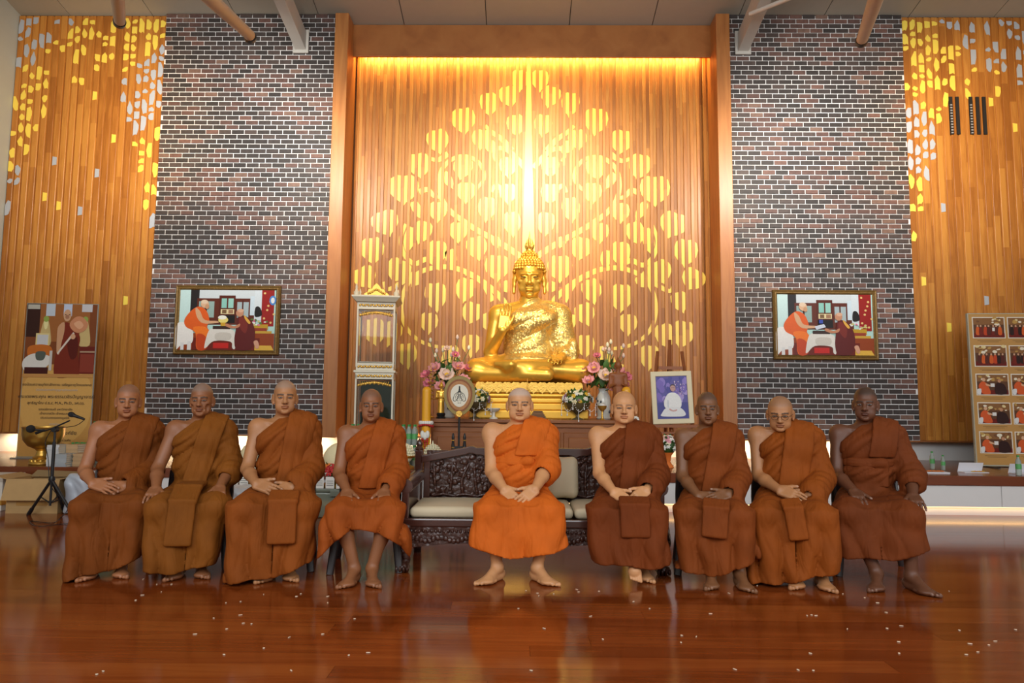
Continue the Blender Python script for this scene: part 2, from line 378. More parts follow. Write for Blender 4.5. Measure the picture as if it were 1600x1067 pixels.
slats(wood_c, -2.585, 2.585, 9.805, 9.822, ZPAN, lambda y: 6.45, 0.0975, 0.049)
MB().b2((-2.6, 9.79, ZPAN-0.02), (2.6, 9.86, ZPAN)).build('bottom_rail', MATS['rail_wood'], wood_c)
YL = 9.8205
def P(px, py, Y=YL): p = at(px, py, Y); return (p.x, p.z)
ppm = 1085/9.95
CX = at(826, 400, YL).x
leaves = [(812, 127, 27, 36, .0), (795, 152, 30, 36, .25), (764, 164, 28, 40, .1), (724, 190, 37, 44, .1), (752, 219, 29, 33, -.1), (806, 197, 28, 36, .1), (684, 222, 34, 40, .2),
 (655, 260, 34, 42, .2), (631, 297, 46, 48, .0), (602, 350, 42, 42, .35), (582, 393, 36, 44, .1), (622, 424, 38, 38, -.4), (570, 435, 36, 36, .5), (684, 332, 28, 33, 0), (660, 364, 28, 38, -.3),
 (683, 396, 30, 40, .0), (716, 364, 28, 33, 0), (745, 389, 32, 38, .2), (728, 302, 29, 34, 0), (723, 264, 30, 36, -.2), (794, 262, 28, 34, 0), (794, 304, 28, 33, 0), (761, 328, 28, 40, -.1),
 (800, 351, 27, 40, .1), (777, 420, 38, 42, .0), (681, 465, 34, 46, .1), (727, 455, 30, 40, -.2), (737, 491, 30, 36, -.3), (670, 506, 28, 34, 0), (636, 557, 30, 40, .1), (585, 520, 34, 44, .2),
 (612, 523, 30, 40, -.3), (736, 541, 28, 36, 0), (768, 232, 18, 22, .6), (700, 283, 14, 30, .5), (640, 376, 18, 44, -.2), (706, 556, 26, 30, .4), (590, 470, 26, 34, -.3), (760, 505, 18, 30, .3), (652, 330, 14, 34, .5),
 (775, 380, 14, 18, .3), (650, 440, 16, 22, -.6), (705, 405, 18, 30, .2), (790, 450, 16, 20, .4)]
for k_, (px, py, wpx, hpx, a) in enumerate(leaves):
    dy_ = -.0004*(k_ % 9)
    for sgn in (1, -1):
        x, z = P(px, py); x = CX+(x-CX)*sgn
        MB().prism(leaf_poly(x, z+0.02, wpx/ppm*0.90, hpx/ppm*0.86, a*sgn), YL-0.003+dy_, YL+0.003).build('leaf', gold_leaf, wood_c)
vines = [[(795, 482), (776, 458), (745, 434), (715, 420), (685, 417), (655, 426), (635, 447), (627, 478), (633, 508), (652, 530), (680, 541), (712, 543)],
 [(818, 404), (795, 388), (770, 373), (745, 359), (725, 346), (705, 331), (691, 312), (686, 288), (691, 264), (706, 249), (724, 244), (742, 249), (754, 263), (756, 280), (746, 293)],
 [(820, 262), (806, 246), (792, 234), (778, 232), (772, 242), (776, 252)], [(800, 235), (785, 218), (768, 206), (758, 196)], [(690, 420), (668, 405), (648, 412), (632, 398), (626, 374), (634, 350)],
 [(700, 240), (684, 250), (668, 246)], [(650, 425), (630, 440), (606, 452), (600, 440)], [(655, 300), (668, 296), (678, 306), (690, 308)], [(745, 292), (735, 300)], [(700, 545), (690, 565), (676, 570)],
 [(770, 470), (752, 440), (728, 428)], [(790, 300), (775, 290), (768, 300)]]
for k_, vv in enumerate(vines):
    y_ = YL+.0008-.00013*k_
    for sgn in (1, -1):
        pp = [P(a, b) for a, b in vv]; pp = [(CX+(a-CX)*sgn, b) for a, b in pp]
        L, Rr = ribbon(pp, 0.085, 0.045); mb = MB(); n_ = len(L)
        mb.put([(a, y_-.002, b) for a, b in L]+[(a, y_-.002, b) for a, b in Rr]+[(a, y_+.002, b) for a, b in L]+[(a, y_+.002, b) for a, b in Rr],
               [(i, i+1, n_+i+1, n_+i) for i in range(n_-1)]+[(2*n_+i, 3*n_+i, 3*n_+i+1, 2*n_+i+1) for i in range(n_-1)]+[(i, 2*n_+i, 2*n_+i+1, i+1) for i in range(n_-1)]+[(n_+i, n_+i+1, 3*n_+i+1, 3*n_+i) for i in range(n_-1)])
        mb.build('vine', gold_leaf, wood_c)
sp_ = [P(826, 98, 9.78), P(829, 105, 9.78), P(832, 250, 9.78), P(836, 400, 9.78), P(848, 410, 9.78), P(835, 440, 9.78), P(817, 440, 9.78), P(804, 410, 9.78), P(816, 400, 9.78), P(820, 250, 9.78), P(823, 105, 9.78)]
MB().prism(sp_, 9.772, 9.79).build('trunk', gold_leaf, wood_c)
# pillars and fascia that frame the niche
w_frame = wood('frame_wood', [(0.34, 0.115, 0.028), (0.46, 0.175, 0.045), (0.54, 0.225, 0.062)], rough=0.4, grain=(5, 5, 0.5), objvar=0.1)
for sgn in (-1, 1):
    x0, x1 = sorted((sgn*2.585, sgn*2.775))
    struct('trim_1' if sgn < 0 else 'trim_2', MB().b2((x0, 9.33, ZPAN-0.03), (x1, 9.86, zceil(9.6)+0.03)), w_frame, bevel=0.006)
struct('trim_3', MB().b2((-2.59, 9.62, 6.13), (2.59, 9.66, zceil(9.64)+0.03)), wood('fascia_wood', [(0.30, 0.10, 0.024), (0.40, 0.145, 0.036), (0.46, 0.185, 0.05)], rough=0.4, grain=(1.2, 5, 1.2), objvar=0.0), bevel=0.004)
cov = tag(MB().b2((-2.5, 9.665, 6.17), (2.5, 9.69, 6.19)).build('cove_light', led_w), 'warm light strip hidden behind the wood fascia above the tree panel', 'light')
light('cove_led', 'AREA', (0, 9.70, 6.25), (0, 9.80, 5.3), 75, (1.0, 0.62, 0.20), shape='RECTANGLE', size=5.0, size_y=0.03)
# side wood panels with leaves scattered along their edges
for side in (-1, 1):
    xa, xb = (-XW, -XB1) if side < 0 else (XB1, XW+0.15)
    ww = struct('wall_slats_left' if side < 0 else 'wall_slats_right', MB().b2((xa, YB+0.07, ZPAN), (xb, YB+0.2, zceil(YB)+.02)), MATS['panel_back'])
    slats(ww, xa, xb, YB+0.034, YB+0.05, ZPAN, lambda y: zceil(y)+0.005, 0.104, 0.080)
    MB().b2((xa, YB+0.01, ZPAN-0.02), (xb, YB+0.2, ZPAN)).build('bottom_rail', MATS['rail_wood'], ww)
    r2 = random.Random(11+side); YS = YB+0.033
    Wd = xb-xa; ncol = int(round(Wd/0.104)); per = Wd/ncol
    for i in range(ncol):
        x = xa+(i+.5)*per                 # on the slat faces
        u = (x-xa)/Wd; inner = (1-u) if side < 0 else u      # 0 at the brick side
        # depth of the leafy fringe below the ceiling on this strip
        if inner < 0.30: reach = 2.95*(1-inner/0.36)+0.35
        elif inner > 0.78 and side < 0: reach = 3.1*(inner-0.62)/0.38
        else: reach = 0.80 + 0.35*math.sin(i*1.7)
        z = zceil(YS)-0.02-r2.random()*0.05
        while z > zceil(YS)-reach:
            h = r2.choice([0.07, 0.11, 0.16, 0.22]); k = r2.random()
            band = math.sin(z*2.6+inner*5+side)
            m_ = silver_leaf if band > 0.25 else gold_leaf
            if k < (0.85 if inner < .3 else 0.62):
                wd = 0.074
                q = [(-.5, -.5+r2.choice([0, .1, .3, .45])), (-.15, -.5+r2.random()*.12), (.2, -.5+r2.random()*.12), (.5, -.5+r2.choice([0, .1, .3, .45])), (.5, .5-r2.choice([0, .1, .3, .45])), (r2.uniform(-.2, .2), .5), (-.5, .5-r2.choice([0, .1, .3, .45]))]
                MB().prism([(x+a*wd, z-h/2+b*h) for a, b in q], YS-0.003, YS+0.003).build('leaf', m_, ww)
            z -= h+r2.choice([0.02, 0.04, 0.09])
    for (px, py) in ([(143, 150), (175, 217), (155, 271), (85, 252), (97, 322), (70, 308), (130, 330), (192, 470)] if side < 0 else [(1545, 160), (1590, 200), (1477, 325), (1445, 440), (1478, 512), (1540, 470)]):
        x = at(px, py, YS).x; z = at(px, py, YS).z; x = xa+(math.floor((x-xa)/per)+.5)*per
        MB().prism([(x-.03, z-.06), (x+.03, z-.05), (x+.03, z+.06), (x-.03, z+.07)], YS-0.003, YS+0.003).build('leaf', silver_leaf if r2.random() < .5 else gold_leaf, ww)
# air grille in the right wood panel
gp = at(1515, 180, YB+0.01)
gr = thing('air_grille', 'narrow black air grille slots high in the right wood panel', 'vent', gp)
for k, dx in enumerate((-0.245, -0.155, 0.03, 0.125, 0.215)):
    s_ = MB().b2((dx-0.022, 0.004, -0.27), (dx+0.022, 0.03, 0.27)).build('slot', mat('black_void', (0.012, 0.010, 0.009), 0.8), gr)
    if k in (0, 2):
        for j in range(11): MB().b2((dx-0.016, -0.002, -0.26+j*0.04), (dx+0.012, 0.008, -0.242+j*0.04)).build('louvre', mat('grey_metal', (0.42, 0.44, 0.47), 0.4, 0.3), s_)
# rafters and arm spotlights
beam_m = mat('beam_paint', (0.50, 0.48, 0.43), 0.6, namt=0.05)
for px, py, lab in ((471, 66, 'left'), (1160, 68, 'right')):
    p = at(px, py, YB-0.005); d = Vector((0, -1, 0.215)).normalized()
    R_ = Matrix.Rotation(math.atan(0.215), 3, 'X').inverted()
    o = thing('roof_rafter', 'pale painted roof rafter meeting the %s brick panel under the ceiling' % lab, 'rafter', p)
    MB().box(d*3.6, (0.15, 7.2, 0.26), Matrix.Rotation(-math.atan(0.215), 3, 'X')).build('beam', beam_m, o, bevel=0.005)
    MB().box((0, -0.02, 0), (0.22, 0.02, 0.34)).build('bearing_plate', beam_m, o)
q0, q1 = at(1172, 22, 8.6), at(1262, -14, 7.9)
tag(MB().cyl(q0, q1, 0.028, n=10).build('brace_rod', mat('white_steel', (0.62, 0.60, 0.55), 0.5), smooth=40), 'thin pale steel brace rod running off the right rafter', 'brace')
tan = mat('lamp_arm_paint', (0.58, 0.43, 0.29), 0.5, namt=0.06); blk = mat('black_metal', (0.012, 0.012, 0.013), 0.4)
def arm_lamp(px, py, qx, qy, Y, dz, energy, target, col, lab, size):
    a = at(px, py, Y); b = at(qx, qy, Y-1.1)
    t = thing('arm_spotlight', lab, 'lamp', a, group='arm spotlights under the ceiling')
    dirv = (b-a).normalized()
    MB().tube([dirv*0.02, dirv*(b-a).length*1.0, dirv*((b-a).length+1.2)], [0.055, 0.065, 0.07], 14).build('arm', tan, t, smooth=40)
    hd = MB(); td = (Vector(target)-a).normalized()
    hd.cyl((0, 0, 0), td*0.05, 0.062, 0.058, 16).cyl(-td*0.03, (0, 0, 0), 0.03, 0.06, 16); hd.build('lamp_head', blk, t, smooth=40)
    light('arm_lamp_light', 'SPOT', a+td*0.075, target, energy, col, spot_size=math.radians(size), spot_blend=1.0, shadow_soft_size=0.06)
warm = (1.0, 0.70, 0.36); cool = (1.0, 0.95, 0.88)
arm_lamp(391, 56, 320, -10, 6.7, 0, 600, (-4.0, 9.4, 4.4), cool, 'tan tube arm spotlight aimed at the left brick panel', 100)
arm_lamp(1347, 62, 1372, -12, 6.7, 0, 570, (4.0, 9.4, 4.3), cool, 'tan tube arm spotlight aimed at the right brick panel', 100)
arm_lamp(187, 33, 180, -40, 6.7, 0, 340, (-6.15, 9.4, 4.8), warm, 'tan tube arm spotlight aimed at the left slatted wood panel', 84)
arm_lamp(1580, -30, 1600, -80, 6.7, 0, 320, (6.25, 9.4, 4.7), warm, 'tan tube arm spotlight aimed at the right slatted wood panel', 84)
# ------------------------------------------------------------------ implicit surfaces: one continuous skin from many soft-joined shapes
def smin(a, b, k):
    if k <= 0: return np.minimum(a, b)
    h = np.clip(0.5+0.5*(b-a)/k, 0, 1); return b+(a-b)*h-k*h*(1-h)
class Field:
    def __init__(s): s.ops = []
    def cone(s, a, b, ra, rb=None, k=.02, sub=False):
        a = np.array(a, float); b = np.array(b, float); rb = ra if rb is None else rb
        ba = b-a; L = max(1e-9, float(ba@ba)); m = max(ra, rb)
        def f(X, Y, Z):
            t = np.clip(((X-a[0])*ba[0]+(Y-a[1])*ba[1]+(Z-a[2])*ba[2])/L, 0, 1)
            return np.sqrt((X-a[0]-t*ba[0])**2+(Y-a[1]-t*ba[1])**2+(Z-a[2]-t*ba[2])**2)-(ra+(rb-ra)*t)
        s.ops.append(('p', f, np.minimum(a, b)-m, np.maximum(a, b)+m, k, sub)); return s
    def ell(s, c, r, R=None, k=.02, sub=False):
        c = np.array(c, float); r = np.array(r, float); M = np.array(R) if R is not None else None
        def f(X, Y, Z):
            x, y, z = X-c[0], Y-c[1], Z-c[2]
            if M is not None: x, y, z = (M[0, i]*x+M[1, i]*y+M[2, i]*z for i in range(3))
            k0 = np.sqrt((x/r[0])**2+(y/r[1])**2+(z/r[2])**2); k1 = np.sqrt((x/r[0]**2)**2+(y/r[1]**2)**2+(z/r[2]**2)**2)+1e-9
            return k0*(k0-1)/k1
        e = r if M is None else np.sqrt((M**2)@(r**2))
        s.ops.append(('p', f, c-e, c+e, k, sub)); return s
    def rbox(s, c, hf, rad=.01, R=None, k=.02, sub=False):
        c = np.array(c, float); hf = np.array(hf, float); M = np.array(R) if R is not None else None
        def f(X, Y, Z):
            x, y, z = X-c[0], Y-c[1], Z-c[2]
            if M is not None: x, y, z = (M[0, i]*x+M[1, i]*y+M[2, i]*z for i in range(3))
            qx, qy, qz = np.abs(x)-hf[0]+rad, np.abs(y)-hf[1]+rad, np.abs(z)-hf[2]+rad
            return np.sqrt(np.maximum(qx, 0)**2+np.maximum(qy, 0)**2+np.maximum(qz, 0)**2)+np.minimum(np.maximum(qx, np.maximum(qy, qz)), 0)-rad
        e = hf if M is None else np.abs(M)@hf
        s.ops.append(('p', f, c-e, c+e, k, sub)); return s
    def fn(s, f, lo, hi, k=.02, sub=False): s.ops.append(('p', f, np.array(lo, float), np.array(hi, float), k, sub)); return s
    def cut(s, n, p, k=.004):
        n = np.array(n, float); n = n/np.linalg.norm(n); p = np.array(p, float)
        s.ops.append(('c', lambda X, Y, Z: n[0]*(X-p[0])+n[1]*(Y-p[1])+n[2]*(Z-p[2]), None, None, k, False)); return s
    def disp(s, f): s.ops.append(('d', f, None, None, 0, False)); return s
    def bounds(s):
        lo = np.min([o[2] for o in s.ops if o[0] == 'p' and not o[5]], 0); hi = np.max([o[3] for o in s.ops if o[0] == 'p' and not o[5]], 0); return lo, hi
    def eval(s, lo, hi, h):
        n = np.maximum(2, np.ceil((np.array(hi)-np.array(lo))/h).astype(int)+1)
        ax = [np.asarray(lo[i]+h*np.arange(n[i]), np.float32) for i in range(3)]
        F = np.full(n, 0.25, np.float32)
        for kind, f, a, b, k, sub in s.ops:
            if kind == 'p':
                g = k+3*h+0.012; sl = []
                for i in range(3):
                    i0 = max(0, int(np.searchsorted(ax[i], a[i]-g))); i1 = min(n[i], int(np.searchsorted(ax[i], b[i]+g)))
                    sl.append(slice(i0, i1))
                if any(q.stop <= q.start for q in sl): continue
                X, Y, Z = ax[0][sl[0]][:, None, None], ax[1][sl[1]][None, :, None], ax[2][sl[2]][None, None, :]
                d = f(X, Y, Z); sl = tuple(sl)
                F[sl] = -smin(-F[sl], d, k) if sub else smin(F[sl], d, k)
            else:
                X, Y, Z = ax[0][:, None, None], ax[1][None, :, None], ax[2][None, None, :]
                d = f(X, Y, Z)
                F = (F+d).astype(np.float32) if kind == 'd' else (-smin(-F, -d+0*F, k)).astype(np.float32)
        return F
    def mesh(s, h, lo=None, hi=None, skip=()):
        if lo is None:
            lo, hi = s.bounds(); lo = lo-4*h-.02; hi = hi+4*h+.02
        lo = np.array(lo, float); hi = np.array(hi, float)
        V, Q = snets(s.eval(lo, hi, h), lo, h)
        for a, b in skip:
            ins = np.all((V > np.array(a)+2.5*h) & (V < np.array(b)-2.5*h), 1)
            Q = Q[~np.all(ins[Q], 1)]
        return V, Q
CORN = [(i, j, k) for i in (0, 1) for j in (0, 1) for k in (0, 1)]
def snets(F, lo, h):
    S = F < 0; nx, ny, nz = F.shape
    cnt = np.zeros((nx-1, ny-1, nz-1), np.int8)
    for i, j, k in CORN: cnt += S[i:nx-1+i, j:ny-1+j, k:nz-1+k]
    I, J, K = np.nonzero((cnt > 0) & (cnt < 8))
    idx = np.full((nx-1, ny-1, nz-1), -1, np.int64); idx[I, J, K] = np.arange(len(I))
    P_ = np.zeros((len(I), 3)); w = np.zeros(len(I))
    for a in CORN:
        for ax_ in range(3):
            if a[ax_]: continue
            b = list(a); b[ax_] = 1
            fa = F[I+a[0], J+a[1], K+a[2]]; fb = F[I+b[0], J+b[1], K+b[2]]
            c = (fa < 0) != (fb < 0); t = np.where(c, fa/(fa-fb+1e-12), 0)
            for d in range(3): P_[:, d] += np.where(c, a[d]+(t if d == ax_ else 0), 0)
            w += c
    P_ /= np.maximum(w, 1)[:, None]
    V = np.array(lo)+h*(np.stack([I, J, K], 1)+P_)
    Q = []
    for ax_ in range(3):
        o1, o2 = [(1, 2), (2, 0), (0, 1)][ax_]
        sa = [slice(1, -1)]*3; sa[ax_] = slice(0, -1); sb = [slice(1, -1)]*3; sb[ax_] = slice(1, None)
        A, B = S[tuple(sa)], S[tuple(sb)]
        e = np.nonzero(A != B); fl = A[e]
        p = [e[0].copy(), e[1].copy(), e[2].copy()]
        for d in range(3):
            if d != ax_: p[d] = p[d]+1
        def cell(d1, d2):
            q = [p[0], p[1], p[2]]; q[o1] = q[o1]-d1; q[o2] = q[o2]-d2; return idx[q[0], q[1], q[2]]
        q = np.stack([cell(1, 1), cell(0, 1), cell(0, 0), cell(1, 0)], 1)
        q[~fl] = q[~fl][:, ::-1]; Q.append(q)
    Q = np.concatenate(Q); return V, Q[np.all(Q >= 0, 1)]
def join_vq(parts):
    n = 0; VV, QQ = [], []
    for V, Q in parts: VV.append(V); QQ.append(Q+n); n += len(V)
    return np.concatenate(VV), np.concatenate(QQ)
def np_obj(name, V, Q, m, parent=None, cols=None, loc=None, smooth=True):
    used = np.zeros(len(V), bool); used[Q.ravel()] = True; rm = np.cumsum(used)-1
    V = V[used]; Q = rm[Q]
    if cols is not None: cols = cols[used]
    me = bpy.data.meshes.new(name); me.vertices.add(len(V)); me.vertices.foreach_set('co', V.astype('f').ravel())
    me.loops.add(Q.size); me.loops.foreach_set('vertex_index', Q.astype(np.int32).ravel())
    me.polygons.add(len(Q)); me.polygons.foreach_set('loop_start', np.arange(0, Q.size, Q.shape[1], dtype=np.int32))
    me.update(calc_edges=True)
    if smooth: me.polygons.foreach_set('use_smooth', np.ones(len(Q), bool))
    if cols is not None:
        a = me.attributes.new('col', 'FLOAT_COLOR', 'POINT'); a.data.foreach_set('color', np.concatenate([cols, np.ones((len(cols), 1))], 1).astype('f').ravel())
    me.materials.append(m); o = bpy.data.objects.new(name, me); C.objects.link(o)
    if parent: o.parent = parent
    if loc is not None: o.location = loc
    return o
V3 = lambda *a: np.array(a, float)
def unit(v): v = np.array(v, float); return v/np.linalg.norm(v)
def ik(S, W, l1, l2, pole):
    S, W = np.array(S, float), np.array(W, float); d = W-S; L = np.linalg.norm(d); L = min(L, (l1+l2)*.995); u = d/np.linalg.norm(d)
    a = (l1*l1-l2*l2+L*L)/(2*L); hgt = math.sqrt(max(1e-6, l1*l1-a*a)); p = np.array(pole, float); p = p-u*(p@u); p = unit(p)
    return S+u*a+p*hgt
def hand(F, W, fd, nb, td, curl=(.25, .35, .3), sp=.06, s=1.0, thumb=(.75, .65, -.15), tips=None):
    """palm with five separate fingers; fd finger direction, nb back-of-hand normal, td thumb side"""
    f = unit(fd); n = np.array(nb, float); n = unit(n-f*(n@f)); sd = np.cross(f, n); sd = sd if sd@np.array(td) > 0 else -sd
    R = np.stack([sd, f, n], 1)
    F.rbox(W+f*.046*s, (.040*s, .050*s, .0145*s), .013*s, R, k=.016)
    F.ell(W+f*.03*s+sd*.026*s-n*.004*s, (.018*s, .032*s, .016*s), R, k=.012)
    offs = (.0305, .0105, -.0098, -.0290); base = (.088, .093, .089, .080); Ln = (.074, .082, .076, .060)
    for i in range(4):
        p = W+f*base[i]*s+sd*offs[i]*s; a = -sp*(i-1.4); c = 0.0
        r = (.0098, .0100, .0096, .0086)[i]*s
        d0 = unit(f*math.cos(a)+sd*math.sin(a)); F.cone(p-d0*.03*s, p, .0105*s, r, k=.008)
        for j, q in enumerate((.44, .31, .25)):
            c += curl[j]*(1+.06*(i-1)); d = d0*math.cos(c)-n*math.sin(c); p2 = p+d*Ln[i]*q*s
            F.cone(p, p2, r, r*.92, k=.0035); r *= .92; p = p2
        if tips is not None: tips.append((p+(n*math.cos(c)+d0*math.sin(c))*.006*s, .0085*s))
    p = W+f*.022*s+sd*.030*s; d = unit(f*thumb[0]+sd*thumb[1]+n*thumb[2]); p2 = p+d*.046*s; F.cone(p, p2, .0145*s, .0115*s, k=.010)
    d2 = unit(d+f*.45); p3 = p2+d2*.030*s; F.cone(p2, p3, .0115*s, .0092*s, k=.004)
    if tips is not None: tips.append((p3+n*.005*s, .009*s))
def foot(F, A, dd, s=1.0):
    d = unit((dd[0], dd[1], 0)); sd = np.array([-d[1], d[0], 0]); R = np.stack([sd, d, V3(0, 0, 1)], 1); A = np.array(A, float); G = V3(A[0], A[1], 0)
    F.ell(G-d*.035*s+V3(0, 0, .034*s), (.032*s, .036*s, .034*s), R, k=.02)
    F.cone(G+d*.0*s+V3(0, 0, .075*s), G+d*.115*s+V3(0, 0, .030*s), .038*s, .024*s, k=.025)
    F.ell(G+d*.125*s+V3(0, 0, .020*s), (.050*s, .050*s, .021*s), R, k=.02)
    F.rbox(G+d*.045*s+V3(0, 0, .022*s), (.033*s, .08*s, .022*s), .02*s, R, k=.015)
    return G, d, sd
def toes(F, G, d, sd, inner, s=1.0, tips=None):
    for i in range(5):
        o = (.037-.0185*i)*inner*s; Lt = (.060, .058, .052, .044, .036)[i]*s; b = G+d*(.150-.003*i*i)*s+sd*o+V3(0, 0, .016*s)
        r = (.0150, .0105, .0100, .0095, .0092)[i]*s; e = b+d*Lt*.72-V3(0, 0, .004*s); F.cone(b-d*.03*s, e, r, r*.95, k=.004)
        if tips is not None: tips.append((e+V3(0, 0, r*.9)+d*r*.3, .006*s))
def head_prims(F, c, R, hw=1.0, jaw=1.0, cheek=1.0, hs=1.0, ear=1.0, thin=0.0):
    R = np.array(R); T = lambda p: np.array(c)+R@(np.array(p, float)*np.array([hw, 1, 1])*hs)
    S = lambda r: np.array(r)*np.array([hw, 1, 1])*hs
    F.ell(T((0, .012, .034)), S((.075, .094, .086)), R, k=.03)
    F.ell(T((0, -.020, -.028)), S((.062, .068, .084)), R, k=.03)
    F.ell(T((0, -.026, -.074)), S((.050*jaw, .050, .036)), R, k=.03)
    F.ell(T((0, -.070, -.100)), S((.020*jaw, .015, .013)), R, k=.02)
    for q in (-1, 1):
        F.ell(T((q*.044, -.053, -.022)), S((.019*cheek, .018, .017)), R, k=.02)
        F.ell(T((q*.034, -.052, -.062)), S((.024*cheek, .020, .026*cheek)), R, k=.025)
        if thin: F.ell(T((q*.052, -.060, -.058)), S((.013, .012, .022)), R, k=.02, sub=True)
        F.cone(T((q*.010, -.083, .017)), T((q*.042, -.070, .017)), .0095*hs, .008*hs, k=.014)
        F.ell(T((q*.031, -.093, -.003)), S((.0175, .013, .0095)), R, k=.012, sub=True)
        F.ell(T((q*.031, -.0735, -.004)), S((.0155, .0125, .0105)), R, k=.004)
        F.cone(T((q*.018, -.0855, -.001)), T((q*.044, -.0775, -.001)), .0028*hs, .0025*hs, k=.004)
        F.ell(T((q*.0125, -.094, -.038)), S((.0095, .0115, .0080)), R, k=.006)
        F.cone(T((q*.020, -.090, -.040)), T((q*.030, -.078, -.066)), .004*hs, .004*hs, k=.010, sub=True) if thin else None
        Re = R@np.array(rot3(0.15, 0, -q*0.35))
        F.ell(T((q*.079, .014, -.010)), np.array((.010*ear, .020, .034))*hs, Re, k=.008)
        F.ell(T((q*.088, .004, -.008)), np.array((.006, .010, .020))*hs, Re, k=.005, sub=True)
        F.ell(T((q*.077, .004, -.040)), np.array((.007, .010, .011))*hs, Re, k=.006)
    F.cone(T((0, -.084, .012)), T((0, -.107, -.033)), .0075*hs, .0125*hs, k=.012)
    F.ell(T((0, -.087, -.0605)), S((.0235, .0085, .0055)), R, k=.004)
    F.ell(T((0, -.085, -.0705)), S((.0200, .0095, .0065)), R, k=.004)
    F.ell(T((0, -.095, -.0655)), S((.025, .006, .0016)), R, k=.003, sub=True)
    F.ell(T((0, -.082, -.084)), S((.018, .008, .005)), R, k=.008, sub=True)
def head_paint(V, cols, c, R, skin, hw=1.0, hs=1.0, stubble=.45, stub_col=(.12, .10, .09), brow=(.05, .03, .02), brow_w=1.0):
    L = (V-np.array(c))@np.array(R)/hs; L[:, 0] /= hw
    x, y, z = np.abs(L[:, 0]), L[:, 1], L[:, 2]
    def blend(mask, col): cols[:] = cols*(1-mask[:, None])+np.array(col)*mask[:, None]
    line = .052+.30*np.maximum(0, y+.045)*-1.0
    line = np.where(y > .02, .0325-.9*(y-.02), line)
    blend(np.clip((z-line)/.02, 0, 1)*stubble*(z > -.06), stub_col)
    front = y < -.045
    bz = .0185-((x-.030)/.026)**2*.004
    blend(((np.abs(z-bz) < .0050) & (x > .010) & (x < .053) & front)*.88*brow_w, brow)
    ez = -.0030+(x-.031)*.06
    blend(((np.abs(z-ez) < .0062*np.sqrt(np.clip(1-((x-.031)/.0165)**2, 0, 1))) & front)*.9, (.028, .018, .014))
    blend(((np.abs(z-ez) < .0032*np.sqrt(np.clip(1-((x-.031)/.0140)**2, 0, 1))) & front & (np.abs(x-.031) > .0066))*.45, (.42, .34, .28))
    lm = ((np.abs(z+.0655) < .0115*np.sqrt(np.clip(1-(x/.026)**2, 0, 1))) & (y < -.07)); blend(lm*.55, (skin[0]*.72, skin[1]*.42, skin[2]*.42))
    blend(((np.abs(z+.0655) < .0018) & (x < .024) & (y < -.07))*.7, (.05, .02, .015))
    blend((((x-.0085)**2+(z+.043)**2 < .004**2) & (y < -.085))*.7, (.05, .025, .018))
# ------------------------------------------------------------------ the seated monks
skin_m = mat_attr('skin', rough=0.48, spec=0.42, namt=0.07, nscale=45, bump=0.05, bscale=220)
def cloth_mat(name, col):
    m, nt, b = nodes(name)
    tc = add(nt, 'ShaderNodeTexCoord')
    nz = add(nt, 'ShaderNodeTexNoise'); nz.inputs['Scale'].default_value = 5; nz.inputs['Detail'].default_value = 3; nt.links.new(tc.outputs['Object'], nz.inputs['Vector'])
    wv = add(nt, 'ShaderNodeTexNoise'); wv.inputs['Scale'].default_value = 7; wv.inputs['Detail'].default_value = 2; wv.inputs['Distortion'].default_value = 1.4
    mp = add(nt, 'ShaderNodeMapping'); mp.inputs['Scale'].default_value = (1.6, 1.0, .55); mp.inputs['Rotation'].default_value = (0, .5, 0)
    nt.links.new(tc.outputs['Object'], mp.inputs[0]); nt.links.new(mp.outputs[0], wv.inputs['Vector'])
    cr = add(nt, 'ShaderNodeValToRGB'); e = cr.color_ramp.elements; e[0].position = .3; e[1].position = .7
    e[0].color = c4([c*.86 for c in col]); e[1].color = c4([min(1, c*1.12) for c in col])
    nt.links.new(nz.outputs['Fac'], cr.inputs[0]); nt.links.new(cr.outputs[0], b.inputs['Base Color'])
    b.inputs['Roughness'].default_value = .78; b.inputs['Specular IOR Level'].default_value = .2; 
    bp = add(nt, 'ShaderNodeBump'); bp.inputs['Strength'].default_value = .55; bp.inputs['Distance'].default_value = .025
    nt.links.new(wv.outputs['Fac'], bp.inputs['Height']); nt.links.new(bp.outputs[0], b.inputs['Normal'])
    return m
def torso(F, g, fat, wd, shz):
    k = .05
    F.ell((0, .005, .475), (.158*wd+g+fat*.3, .130+g+fat*.3, .115+g), k=k)
    F.ell((0, -.018-fat*.45, .625), (.136*wd+g+fat*.7, .108+g+fat*.8, .160+g), k=k)
    F.ell((0, .008, .81), (.148*wd+g+fat*.3, .106+g+fat*.25, .165+g), k=k)
    for q in (-1, 1):
        F.ell((q*.075*wd, -.062-fat*.2, .845), (.075+g, .045+g, .060+g), k=.04)
        F.cone((q*.03, .026, shz+.022), (q*.138*wd, .014, shz-.006), .047+g, .050+g, k=.035)
